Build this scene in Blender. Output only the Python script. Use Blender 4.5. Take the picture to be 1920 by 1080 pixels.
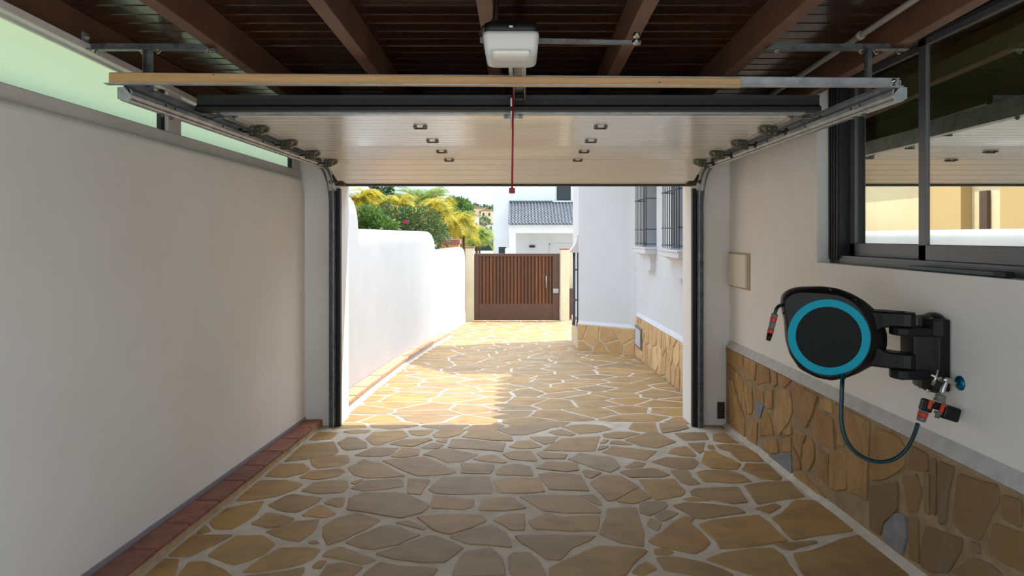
import bpy, bmesh, math, random
from mathutils import Vector, Matrix
for _o in list(bpy.data.objects): bpy.data.objects.remove(_o)
S = bpy.context.scene
COL = S.collection
random.seed(7)
# ------------------------------------------------------------------ camera, sky, sun, exposure
F, CX, CY, EYE = 1280.0, 975.0, 443.0, 1.6
cd = bpy.data.cameras.new('camera'); cam = bpy.data.objects.new('camera', cd); COL.objects.link(cam)
cam.location = (0, 0, EYE); cam.rotation_euler = (math.pi/2, 0, 0)
cd.sensor_width = 36; cd.lens = 36*F/1920; cd.shift_x = (960-CX)/1920; cd.shift_y = (CY-540)/1920
cd.clip_start = .02; cd.clip_end = 1500
S.camera = cam
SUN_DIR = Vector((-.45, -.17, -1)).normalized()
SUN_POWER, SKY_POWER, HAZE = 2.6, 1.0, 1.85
W = bpy.data.worlds.new('sky'); S.world = W; W.use_nodes = True
nt = W.node_tree; bgn = nt.nodes['Background']
tc = nt.nodes.new('ShaderNodeTexCoord'); sx = nt.nodes.new('ShaderNodeSeparateXYZ'); rp_ = nt.nodes.new('ShaderNodeValToRGB')
nt.links.new(tc.outputs['Generated'], sx.inputs[0]); nt.links.new(sx.outputs['Z'], rp_.inputs[0])
for _e, _p, _c in ((rp_.color_ramp.elements[0], 0., (.40, .50, .58, 1)), (rp_.color_ramp.elements[1], 1., (.44, .60, .82, 1))): _e.position = _p; _e.color = _c
_e = rp_.color_ramp.elements.new(.25); _e.color = (.44, .57, .70, 1)
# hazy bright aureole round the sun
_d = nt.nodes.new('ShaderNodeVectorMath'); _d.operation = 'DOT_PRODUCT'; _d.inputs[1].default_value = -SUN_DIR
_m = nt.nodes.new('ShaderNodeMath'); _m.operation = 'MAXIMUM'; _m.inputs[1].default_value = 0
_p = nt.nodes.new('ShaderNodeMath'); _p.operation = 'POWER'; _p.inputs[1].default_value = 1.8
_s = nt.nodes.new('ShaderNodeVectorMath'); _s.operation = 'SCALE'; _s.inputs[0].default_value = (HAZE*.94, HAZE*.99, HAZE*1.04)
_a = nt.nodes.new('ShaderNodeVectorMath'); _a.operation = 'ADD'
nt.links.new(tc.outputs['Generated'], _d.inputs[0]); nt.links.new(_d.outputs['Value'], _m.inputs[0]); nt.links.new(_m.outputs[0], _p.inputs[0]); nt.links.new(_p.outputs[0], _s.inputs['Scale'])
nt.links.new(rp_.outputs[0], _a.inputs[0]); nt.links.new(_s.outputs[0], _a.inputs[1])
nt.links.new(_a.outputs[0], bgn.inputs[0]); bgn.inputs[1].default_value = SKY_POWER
sd = bpy.data.lights.new('sun', 'SUN'); sd.energy = SUN_POWER; sd.angle = .009; sd.color = (1, .95, .87)
sun = bpy.data.objects.new('sun', sd); COL.objects.link(sun)
sun.rotation_euler = SUN_DIR.to_track_quat('-Z', 'Y').to_euler(); sun.location = (4, 8, 12)
S.view_settings.view_transform = 'Standard'; S.view_settings.look = 'None'
S.view_settings.gamma = 1; S.view_settings.use_curve_mapping = False
S.view_settings.exposure = 1.10
S.cycles.max_bounces = 12; S.cycles.diffuse_bounces = 7; S.cycles.glossy_bounces = 5; S.cycles.transparent_max_bounces = 8
S.cycles.use_denoising = True; S.cycles.sample_clamp_indirect = 8

# ------------------------------------------------------------------ helpers
def C(r, g, b):
    f = lambda c: (c/255/12.92) if c <= 10 else ((c/255+.055)/1.055)**2.4
    return (f(r), f(g), f(b), 1)
def zf(y): return .2435-.0422*y                       # the paving falls away from the camera
def P(px, py, y): return Vector(((px-CX)*y/F, y, EYE-(py-CY)*y/F))
def on_x(px, py, x): return P(px, py, x*F/(px-CX))
def on_floor(px, py):
    y = 1.3565/((py-CY)/F-.0422)
    return P(px, py, y)

def mat(name, col, rough=.7, metal=0., noise=None, bump=0., bscale=40., rand=None, spec=.5, stretch=(1, 1, 1), detail=6., coat=0.):
    """noise=(second colour, scale, low, high); rand=list of colours picked per object"""
    m = bpy.data.materials.new(name); m.use_nodes = True
    n, l = m.node_tree.nodes, m.node_tree.links
    b = n['Principled BSDF']; b.inputs['Roughness'].default_value = rough; b.inputs['Metallic'].default_value = metal
    b.inputs['Specular IOR Level'].default_value = spec; b.inputs['Coat Weight'].default_value = coat
    b.inputs['Base Color'].default_value = col
    src = None
    geo = n.new('ShaderNodeNewGeometry'); mp = n.new('ShaderNodeMapping')
    mp.inputs['Scale'].default_value = stretch
    l.new(geo.outputs['Position'], mp.inputs['Vector'])
    if rand:
        oi = n.new('ShaderNodeObjectInfo'); rp = n.new('ShaderNodeValToRGB')
        rp.color_ramp.interpolation = 'LINEAR'
        els = rp.color_ramp.elements
        while len(els) < len(rand): els.new(.5)
        for i, c in enumerate(rand): els[i].position = i/(len(rand)-1); els[i].color = c
        l.new(oi.outputs['Random'], rp.inputs[0]); src = rp.outputs[0]
        ad = n.new('ShaderNodeVectorMath'); ad.operation = 'MULTIPLY_ADD'
        l.new(oi.outputs['Random'], ad.inputs[0]); ad.inputs[1].default_value = (37, 19, 11)
        l.new(mp.outputs[0], ad.inputs[2]); vec = ad.outputs[0]
    else: vec = mp.outputs[0]
    if noise:
        c2, sc, lo, hi = noise
        tx = n.new('ShaderNodeTexNoise'); tx.inputs['Scale'].default_value = sc; tx.inputs['Detail'].default_value = detail
        tx.inputs['Roughness'].default_value = .62
        l.new(vec, tx.inputs['Vector'])
        mr = n.new('ShaderNodeMapRange'); mr.inputs[1].default_value = lo; mr.inputs[2].default_value = hi
        l.new(tx.outputs[0], mr.inputs[0])
        mx = n.new('ShaderNodeMix'); mx.data_type = 'RGBA'
        l.new(mr.outputs[0], mx.inputs[0]); mx.inputs[7].default_value = c2
        if src: l.new(src, mx.inputs[6])
        else: mx.inputs[6].default_value = col
        src = mx.outputs[2]
    if src: l.new(src, b.inputs['Base Color'])
    if bump:
        t2 = n.new('ShaderNodeTexNoise'); t2.inputs['Scale'].default_value = bscale; t2.inputs['Detail'].default_value = 5
        l.new(vec, t2.inputs['Vector'])
        bp = n.new('ShaderNodeBump'); bp.inputs['Strength'].default_value = bump; bp.inputs['Distance'].default_value = .01
        l.new(t2.outputs[0], bp.inputs['Height']); l.new(bp.outputs[0], b.inputs['Normal'])
    return m

ORG = {}
def put(o, parent=None, loc=Vector((0, 0, 0))):
    COL.objects.link(o)
    if parent is not None: o.parent = parent; o.location = loc-ORG[parent]
    else: o.location = loc
    ORG[o] = Vector(loc)
    return o
def tag(o, label=None, cat=None, group=None, kind=None):
    if label: o['label'] = label
    if cat: o['category'] = cat
    if group: o['group'] = group
    if kind: o['kind'] = kind
    return o
def thing(name, label, cat, loc, group=None):
    o = bpy.data.objects.new(name, None); o.empty_display_size = .1
    put(o, None, Vector(loc)); return tag(o, label, cat, group)

class MB:
    def __init__(s): s.v, s.f, s.m, s.sm = [], [], [], []
    def face(s, idx, mi=0, sm=False): s.f.append(tuple(idx)); s.m.append(mi); s.sm.append(sm)
    def add(s, vs, fs, mi=0, sm=False):
        b = len(s.v); s.v += [Vector(q) for q in vs]
        for f in fs: s.face([b+i for i in f], mi, sm)
        return s
    def box(s, x0, x1, y0, y1, z0, z1, mi=0):
        if x0 > x1: x0, x1 = x1, x0
        if y0 > y1: y0, y1 = y1, y0
        if z0 > z1: z0, z1 = z1, z0
        return s.add([(x, y, z) for z in (z0, z1) for y in (y0, y1) for x in (x0, x1)],
              [(0, 2, 3, 1), (4, 5, 7, 6), (0, 1, 5, 4), (2, 6, 7, 3), (0, 4, 6, 2), (1, 3, 7, 5)], mi)
    def obox(s, c, ax, h, mi=0):
        a, b, d = [Vector(q).normalized()*k for q, k in zip(ax, h)]; c = Vector(c)
        vs = [c+a*i+b*j+d*k for k in (-1, 1) for j in (-1, 1) for i in (-1, 1)]
        return s.add(vs, [(0, 2, 3, 1), (4, 5, 7, 6), (0, 1, 5, 4), (2, 6, 7, 3), (0, 4, 6, 2), (1, 3, 7, 5)], mi)
    def prism(s, poly, vec, mi=0, sm=False):
        n = len(poly); vec = Vector(vec); a = [Vector(q) for q in poly]
        s.add(a+[q+vec for q in a], [tuple(range(n))[::-1], tuple(range(n, 2*n))]+[], mi)
        b = len(s.v)-2*n
        for i in range(n): s.face([b+i, b+(i+1) % n, b+n+(i+1) % n, b+n+i], mi, sm)
        return s
    def rings(s, rs, closed=True, cap=True, mi=0, sm=True, mfun=None):
        n = len(rs[0]); b = len(s.v)
        for r in rs: s.v += [Vector(q) for q in r]
        for j in range(len(rs)-1):
            for i in range(n if closed else n-1):
                k = (i+1) % n
                s.face([b+j*n+i, b+j*n+k, b+(j+1)*n+k, b+(j+1)*n+i], mfun(j, i) if mfun else mi, sm)
        if cap and closed:
            s.face([b+i for i in range(n)][::-1], mi); e = b+(len(rs)-1)*n
            s.face([e+i for i in range(n)], mi)
        return s
    def tube(s, pts, r, n=8, cap=True, mi=0, mfun=None):
        pts = [Vector(q) for q in pts]; rs = []; up = None
        for i, p in enumerate(pts):
            t = (pts[min(i+1, len(pts)-1)]-pts[max(i-1, 0)]).normalized()
            if up is None: up = t.orthogonal().normalized()
            up = (up-t*up.dot(t)).normalized(); w = t.cross(up)
            rr = r[i] if isinstance(r, (list, tuple)) else r
            rs.append([p+(up*math.cos(2*math.pi*k/n)+w*math.sin(2*math.pi*k/n))*rr for k in range(n)])
        return s.rings(rs, True, cap, mi, True, mfun)
    def lathe(s, prof, o, ax, n=16, mi=0):
        o = Vector(o); ax = Vector(ax).normalized(); u = ax.orthogonal().normalized(); w = ax.cross(u)
        return s.rings([[o+ax*h+(u*math.cos(2*math.pi*k/n)+w*math.sin(2*math.pi*k/n))*max(r, 1e-4) for k in range(n)] for r, h in prof], True, True, mi)
    def build(s, name, m, parent=None, bevel=0, label=None, cat=None, group=None, kind=None, seg=2, smooth=None):
        lo = Vector([min(q[i] for q in s.v) for i in range(3)]); hi = Vector([max(q[i] for q in s.v) for i in range(3)])
        org = Vector(((lo.x+hi.x)/2, (lo.y+hi.y)/2, lo.z))
        me = bpy.data.meshes.new(name); me.from_pydata([q-org for q in s.v], [], s.f)
        for mm in (m if isinstance(m, (list, tuple)) else [m]): me.materials.append(mm)
        me.polygons.foreach_set('material_index', s.m)
        me.polygons.foreach_set('use_smooth', s.sm if smooth is None else [smooth]*len(s.f))
        me.update()
        bm = bmesh.new(); bm.from_mesh(me); bmesh.ops.recalc_face_normals(bm, faces=bm.faces); bm.to_mesh(me); bm.free()
        o = bpy.data.objects.new(name, me); put(o, parent, org)
        if bevel:
            bv = o.modifiers.new('bevel', 'BEVEL'); bv.width = bevel; bv.segments = seg; bv.limit_method = 'ANGLE'; bv.angle_limit = .7
        return tag(o, label, cat, group, kind)
def copy_at(o, delta, parent=None):
    c = o.copy(); put(c, parent, ORG[o]+Vector(delta))
    for ch in o.children:
        copy_at(ch, delta, c)
    return c

# ------------------------------------------------------------------ materials
M = {}
M['plaster_in'] = mat('interior_plaster', C(246, 243, 239), .85, noise=(C(238, 234, 229), 1.3, .35, .75), bump=.12, bscale=9)
M['plaster_out'] = mat('exterior_white_plaster', C(214, 216, 220), .85, noise=(C(208, 210, 214), 1.1, .4, .7), bump=.15, bscale=7)
M['plaster_wall'] = mat('boundary_wall_plaster', C(180, 182, 185), .85, noise=(C(173, 175, 178), 1.2, .4, .7), bump=.2, bscale=7)
M['trim_grey'] = mat('grey_plaster_band', C(226, 220, 215), .8, noise=(C(212, 206, 200), 5, .4, .7), bump=.1)
M['chamfer'] = mat('pale_grey_plaster_ledge', C(200, 198, 196), .8, noise=(C(180, 176, 172), 12, .45, .75), bump=.2, bscale=30)
M['mortar'] = mat('floor_mortar', C(214, 204, 190), .9, noise=(C(188, 176, 158), 7, .35, .7), bump=.5, bscale=60)
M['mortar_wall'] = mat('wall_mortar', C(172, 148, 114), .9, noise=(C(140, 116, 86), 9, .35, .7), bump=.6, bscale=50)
M['mortar_out'] = mat('pale_wall_mortar', C(214, 196, 166), .9, noise=(C(194, 174, 142), 9, .35, .7), bump=.5, bscale=50)
M['flag'] = mat('sandstone_flag', C(190, 150, 95), .62, noise=(C(128, 98, 64), 4.5, .45, .8), bump=.7, bscale=9, stretch=(1, 1.25, 1),
   rand=[C(164, 131, 84), C(176, 136, 77), C(151, 123, 84), C(180, 140, 75), C(160, 132, 94), C(172, 130, 71)])
M['flag_grey'] = mat('grey_brown_flag', C(166, 144, 108), .62, noise=(C(138, 116, 84), 6, .42, .75), bump=.35, bscale=14)
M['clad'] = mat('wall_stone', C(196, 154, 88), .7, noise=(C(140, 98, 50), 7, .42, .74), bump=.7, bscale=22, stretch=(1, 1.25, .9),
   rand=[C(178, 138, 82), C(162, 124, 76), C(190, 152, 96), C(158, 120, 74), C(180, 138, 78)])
M['clad_out'] = mat('pale_wall_stone', C(214, 178, 126), .75, noise=(C(180, 140, 92), 4, .45, .8), bump=.5, bscale=18, rand=[C(208, 172, 122), C(196, 158, 108), C(220, 186, 136), C(190, 154, 108)])
M['clad_old'] = mat('weathered_wall_stone', C(150, 122, 84), .75, noise=(C(134, 120, 104), 4, .5, .78), bump=1.0, bscale=12, stretch=(1, 1.4, .7),
   rand=[C(132, 104, 68), C(144, 112, 70), C(122, 98, 68), C(140, 106, 64)])
M['slate'] = mat('blue_grey_slate', C(120, 124, 130), .6, noise=(C(150, 150, 150), 9, .45, .75), bump=.5, bscale=25)
M['brick'] = mat('terracotta_curb', C(150, 86, 68), .75, noise=(C(122, 70, 60), 9, .4, .75), bump=.3, bscale=40, rand=[C(158, 106, 88), C(144, 96, 82), C(168, 114, 92)])
M['brick_out'] = mat('orange_curb_brick', C(206, 138, 100), .75, noise=(C(196, 140, 108), 12, .4, .75), bump=.3, bscale=40, rand=[C(214, 160, 126), C(204, 148, 116), C(220, 168, 134)])
M['rafter'] = mat('painted_brown_rafter', C(112, 78, 62), .5, noise=(C(94, 64, 50), 4, .4, .7), bump=.05)
M['plank'] = mat('varnished_dark_plank', C(62, 34, 22), .19, noise=(C(34, 19, 13), 7, .38, .66), bump=.12, bscale=26, stretch=(.35, 6, 6), coat=.3,
   rand=[C(70, 38, 22), C(48, 26, 18), C(84, 46, 24), C(56, 30, 20)])
M['door'] = mat('cream_door_panel', C(234, 228, 217), .2, coat=.25, spec=.6, bump=.10, bscale=160)
M['seal'] = mat('black_rubber', C(28, 29, 30), .55, noise=(C(48, 48, 48), 30, .55, .8))
M['steel'] = mat('galvanised_steel', C(178, 183, 187), .4, .5, noise=(C(140, 146, 150), 14, .4, .7))
M['steel_dark'] = mat('dark_steel', C(116, 120, 122), .42, .55, noise=(C(70, 74, 76), 20, .4, .7))
M['olive'] = mat('olive_zinc', C(96, 92, 74), .42, .75, noise=(C(60, 58, 46), 60, .4, .7))
M['batten'] = mat('varnished_pine_batten', C(196, 156, 106), .5, noise=(C(176, 134, 86), 6, .4, .7), stretch=(.5, 12, 12), bump=.04)
M['alu'] = mat('anthracite_aluminium', C(104, 105, 109), .4, .3)
M['alu_dark'] = mat('black_aluminium', C(40, 41, 44), .45, .3)
M['plastic_white'] = mat('opener_white_plastic', C(196, 196, 195), .4)
M['lens'] = mat('translucent_lens', C(222, 218, 208), .25)
M['plastic_black'] = mat('black_plastic', C(15, 15, 15), .45, spec=.32, bump=.06, bscale=300)
M['plastic_black2'] = mat('matt_black_plastic', C(12, 12, 13), .6, spec=.25)
M['teal'] = mat('turquoise_plastic', C(0, 160, 184), .5, spec=.2)
M['hose_teal'] = mat('teal_hose_stripe', C(0, 96, 110), .4)
M['hose'] = mat('dark_hose', C(14, 26, 30), .4)
M['orange'] = mat('orange_red_plastic', C(206, 62, 36), .4)
M['grey_plastic'] = mat('grey_plastic', C(112, 108, 104), .5)
M['chrome'] = mat('chrome', C(190, 186, 180), .22, 1.)
M['tap_blue'] = mat('blue_metal_rosette', C(20, 120, 160), .25, .7)
M['cream'] = mat('cream_paint', C(210, 200, 170), .7, noise=(C(200, 188, 158), 3, .4, .7))
M['cream_box'] = mat('cream_cover', C(236, 228, 208), .6)
M['edge_brown'] = mat('box_edge_tan', C(190, 168, 140), .6)
M['red'] = mat('red_cord', C(150, 26, 24), .5)
M['gate'] = mat('brown_painted_metal', C(84, 57, 44), .5, noise=(C(76, 50, 38), 6, .4, .7))
M['slat'] = mat('wooden_louvre', C(112, 66, 38), .5, noise=(C(84, 48, 28), 5, .4, .7), stretch=(8, 8, .6), rand=[C(96, 58, 34), C(80, 48, 30), C(110, 66, 36)])
M['iron'] = mat('grey_painted_iron', C(62, 66, 72), .5, .2)
M['roof_tile'] = mat('charcoal_roof_tile', C(74, 76, 80), .45, noise=(C(60, 62, 66), 3, .4, .7))
M['roof_far'] = mat('grey_glazed_tile', C(112, 114, 118), .33, noise=(C(92, 94, 98), 3, .4, .7))
M['roof_light'] = mat('tile_roof_far', C(160, 120, 90), .8)
M['beige'] = mat('beige_render', C(226, 204, 164), .85, noise=(C(218, 194, 152), 1.5, .4, .7))
M['tan'] = mat('tan_render', C(196, 164, 112), .85)
M['ground'] = mat('ground', C(178, 168, 150), .9, noise=(C(140, 130, 110), .8, .4, .7))
M['screen'] = mat('dark_green_screen', C(30, 38, 40), .8)
M['dark'] = mat('dark_interior', C(176, 182, 158), .9)
M['dark_glass'] = mat('dark_window_glass', C(34, 36, 42), .08, spec=.8)
M['conduit'] = mat('grey_conduit', C(150, 144, 136), .5)
M['pipe'] = mat('cable_black', C(20, 20, 20), .5)
M['hill'] = mat('hill_scrub', C(84, 92, 60), .95, noise=(C(150, 130, 100), .09, .45, .6), detail=8)
M['trunk'] = mat('brown_trunk', C(96, 78, 56), .9)
def leaf_mat(name, cols, tr=.35):
    m = mat(name, cols[0], .5, noise=(cols[1], 3.0, .35, .65))
    n, l = m.node_tree.nodes, m.node_tree.links
    b = n['Principled BSDF']; t = n.new('ShaderNodeBsdfTranslucent'); x = n.new('ShaderNodeMixShader'); x.inputs[0].default_value = tr
    l.new(b.inputs['Base Color'].links[0].from_socket, t.inputs[0])
    l.new(b.outputs[0], x.inputs[1]); l.new(t.outputs[0], x.inputs[2]); l.new(x.outputs[0], n['Material Output'].inputs[0]); return m
M['leaf_yellow'] = leaf_mat('yellow_frond', [C(208, 180, 34), C(136, 144, 44)])
M['leaf_lime'] = leaf_mat('lime_frond', [C(150, 160, 50), C(110, 140, 60)])
M['leaf_green'] = leaf_mat('green_leaf', [C(70, 104, 40), C(44, 76, 32)])
M['leaf_mid'] = leaf_mat('mid_green_leaf', [C(104, 136, 62), C(70, 104, 46)])
M['leaf_dark'] = leaf_mat('dark_leaf', [C(60, 92, 40), C(84, 96, 52)])
M['flower'] = mat('magenta_flower', C(196, 40, 120), .6)
def glass(name, tint, refl, fac, rough=0.):
    m = bpy.data.materials.new(name); m.use_nodes = True; n, l = m.node_tree.nodes, m.node_tree.links
    n.remove(n['Principled BSDF'])
    t = n.new('ShaderNodeBsdfTransparent'); t.inputs[0].default_value = tint
    g = n.new('ShaderNodeBsdfGlossy'); g.inputs[0].default_value = refl; g.inputs['Roughness'].default_value = rough
    x = n.new('ShaderNodeMixShader'); x.inputs[0].default_value = fac
    l.new(t.outputs[0], x.inputs[1]); l.new(g.outputs[0], x.inputs[2]); l.new(x.outputs[0], n['Material Output'].inputs[0]); return m
M['glass'] = glass('reflective_window_glass', (.62, .66, .56, 1), (.96, .97, .94, 1), .66)
def frosted():
    m = bpy.data.materials.new('frosted_green_glass'); m.use_nodes = True; n, l = m.node_tree.nodes, m.node_tree.links
    b = n['Principled BSDF']; b.inputs['Base Color'].default_value = C(214, 228, 214); b.inputs['Roughness'].default_value = .35
    t = n.new('ShaderNodeBsdfTranslucent'); t.inputs[0].default_value = C(196, 216, 178)
    x = n.new('ShaderNodeMixShader'); x.inputs[0].default_value = .92
    l.new(b.outputs[0], x.inputs[1]); l.new(t.outputs[0], x.inputs[2]); l.new(x.outputs[0], n['Material Output'].inputs[0]); return m
M['frost'] = frosted()

# ------------------------------------------------------------------ stone laying
def poly_area(p): return .5*sum(p[i][0]*p[(i+1) % len(p)][1]-p[(i+1) % len(p)][0]*p[i][1] for i in range(len(p)))
def clip_half(p, a, b, c):            # keep a*x+b*y<=c
    out = []
    for i in range(len(p)):
        q, r = p[i], p[(i+1) % len(p)]; dq, dr = a*q[0]+b*q[1]-c, a*r[0]+b*r[1]-c
        if dq <= 0: out.append(q)
        if (dq < 0 < dr) or (dr < 0 < dq):
            t = dq/(dq-dr); out.append((q[0]+(r[0]-q[0])*t, q[1]+(r[1]-q[1])*t))
    return out
def voronoi(seeds, bounds, gap, sx=1., reach=2., emit=None):
    """cells shrunk by half a joint; sx squeezes the metric along the first axis"""
    res = []
    for i, (x, y) in enumerate(seeds[:emit]):
        p = list(bounds)
        for j, (u, v) in enumerate(seeds):
            if i == j or abs(u-x)*sx > reach or abs(v-y) > reach: continue
            a, b = (u-x)*sx*sx, v-y; c = (a*(u+x)+b*(v+y))/2; L = math.hypot(a, b)
            p = clip_half(p, a, b, c-gap*L*(.7+.6*random.random()))
            if len(p) < 3: break
        if len(p) >= 3 and abs(poly_area(p)) > .002: res.append(p)
    return res
def organic(p, jit, chip=.18):
    if poly_area(p) < 0: p = p[::-1]
    n = len(p); q = []
    for i in range(n):
        a, b = Vector(p[i]).to_2d(), Vector(p[(i+1) % n]).to_2d()
        L = (b-a).length; k = min(chip, .010/max(L, .001))
        q.append(a.lerp(b, k))
        if L > .16:
            m = a.lerp(b, .35+.3*random.random()); t = (b-a).normalized(); m += Vector((-t.y, t.x))*random.uniform(-jit, jit); q.append(m)
        q.append(a.lerp(b, 1-k))
    return [tuple(z) for z in q]
def stone(p, fn, h, name, m, parent, jit=.008, rim=.008, into=None):
    p = organic(p, jit); n = len(p)
    cx, cy = sum(a for a, b in p)/n, sum(b for a, b in p)/n
    hh = h*random.uniform(.8, 1.25); tilt = (random.uniform(-1, 1)*h*.35, random.uniform(-1, 1)*h*.35)
    r = max(math.hypot(a-cx, b-cy) for a, b in p)
    def top(a, b): return hh+(tilt[0]*(a-cx)+tilt[1]*(b-cy))/r
    def ins(k): return [(a+(cx-a)*min(.4, k/max(math.hypot(a-cx, b-cy), .01)), b+(cy-b)*min(.4, k/max(math.hypot(a-cx, b-cy), .01))) for a, b in p]
    mb = into or MB(); i1 = ins(rim*.3); i2 = ins(rim*1.3)
    base = len(mb.v)
    mb.v += [fn(a, b, -.004) for a, b in p]+[fn(a, b, top(a, b)*.7) for a, b in i1]+[fn(a, b, top(a, b)) for a, b in i2]
    for j in range(2):
        for i in range(n): mb.face([base+j*n+i, base+j*n+(i+1) % n, base+(j+1)*n+(i+1) % n, base+(j+1)*n+i], 0, False)
    mb.face([base+2*n+i for i in range(n)], 0, False)
    if into is None: return mb.build(name, m, parent)

# ------------------------------------------------------------------ SETTING: floor
YD = 5.77
LW, RW, RWU = -1.794, 1.735, 1.77
fl = MB()
ys = [-.6, 6.07]
fl.prism([(-2.0, y, zf(y)-.0) for y in ys]+[(2.0, y, zf(y)-.0) for y in ys[::-1]], (0, 0, -.15))
floor = fl.build('floor', M['mortar'], kind='structure')
drv = MB(); drv.prism([(-2.1, 6.07, zf(6.07)), (-2.1, 22, zf(22)), (3, 22, zf(22)), (3, 6.07, zf(6.07))], (0, 0, -.15))
driveway = drv.build('driveway', M['mortar'], kind='structure')
ffloor = lambda a, b, h: Vector((a, b, zf(b)+h))
TA = """1255,130 1330,72 1470,80 1420,125 1300,135|1085,285 1215,165 1440,140 1475,215 1440,235 1260,265|935,385 1060,300 1230,295 1275,335 1225,365 1100,395|1190,395 1270,350 1480,328 1522,352 1470,385 1330,412|750,560 840,470 890,415 1090,410 1225,440 1190,470 1050,525 900,550|1205,490 1290,430 1400,415 1535,415 1545,460 1500,500 1330,510|970,590 1100,520 1160,508 1360,535 1310,580 1180,640 1090,635|1365,575 1420,540 1515,532 1505,590 1480,605|555,695 640,620 730,600 955,557 900,650 830,700 720,760 600,755|1205,660 1320,590 1370,590 1460,650 1380,680|850,720 970,640 1060,650 1170,680 1080,735 980,750|470,780 480,735 540,720 585,770 500,790|955,775 1150,700 1340,685 1290,780 1200,845 1100,830|225,945 330,850 430,790 740,795 640,850 430,950|550,940 640,870 760,800 940,795 1035,855 960,930 830,985 740,1010|1250,850 1310,828 1342,855 1290,862|790,1060 920,960 1060,885 1260,880 1350,895 1300,960 1220,1000 1100,1030 900,1062|1275,1025 1330,975 1395,975 1345,1035|140,1060 240,960 360,965 340,1060 330,1100 100,1100|350,1080 420,985 540,980 680,1040 700,1060 760,1110 340,1110|800,1085 1100,1045 1240,1015 1230,1060 1180,1110 800,1120"""
TB = """-70,265 30,245 195,235 210,285 130,318 -20,330 -60,305|20,735 120,675 260,640 430,690 340,750 170,830 50,870 15,800|5,945 60,900 150,875 400,970 300,1005 100,960|0,1075 50,1000 150,990 310,1020 230,1085 -20,1100|155,74 250,60 360,62 330,82 230,88|315,120 370,75 580,64 618,105 500,140 400,172 360,160|120,150 190,112 255,112 330,150 330,190 190,205 150,190|615,66 800,60 765,90 700,105 640,95|480,160 560,130 770,118 790,130 650,180 540,170|785,90 850,58 1020,58 975,95 890,120 800,115|985,110 1060,62 1200,56 1340,110 1350,140 1200,135|700,185 780,150 870,165 830,190 740,195|805,140 830,125 895,125 880,155|890,185 920,125 1060,130 1300,155 1280,215 1050,195|235,240 370,185 555,185 500,235 430,248 320,248|490,250 570,185 700,195 690,240 590,255|715,235 800,195 900,190 1110,235 1000,285 890,290 790,250|1060,265 1140,240 1215,235 1310,285 1290,295 1130,280|430,275 560,262 730,250 830,290 955,355 920,370 690,385 560,340|190,330 300,265 430,295 600,385 480,395 320,400 240,380|985,295 1220,305 1190,370 985,365|205,470 320,415 560,400 590,455 480,475 300,490|210,430 290,405 310,412 240,447|615,400 770,410 730,470 710,515 610,510|755,480 860,390 1180,385 1210,505 1000,515 800,505|180,620 200,540 300,500 580,500 680,540 770,590 720,640 570,680 430,660 330,640|775,610 795,520 1080,550 1075,600 1000,620|1105,625 1130,560 1180,530 1350,530 1450,610 1280,630|670,670 780,655 1000,648 1130,660 1170,695 1050,750 900,795 800,770|1200,690 1300,650 1430,638 1430,765 1330,765 1280,730|170,850 260,800 450,725 560,735 640,775 710,792 620,830 550,865 370,900 270,885|520,710 610,692 740,745 730,762 620,735|380,930 600,850 780,795 850,815 1010,885 940,940 870,990 700,990 500,965|900,810 1000,770 1200,725 1300,780 1345,885 1180,870 1030,860|940,1010 1010,910 1200,885 1270,950 1300,1080 920,1090|330,1040 420,985 560,1010 830,1030 790,1085 280,1100|835,1050 885,1008 885,1055"""
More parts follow.
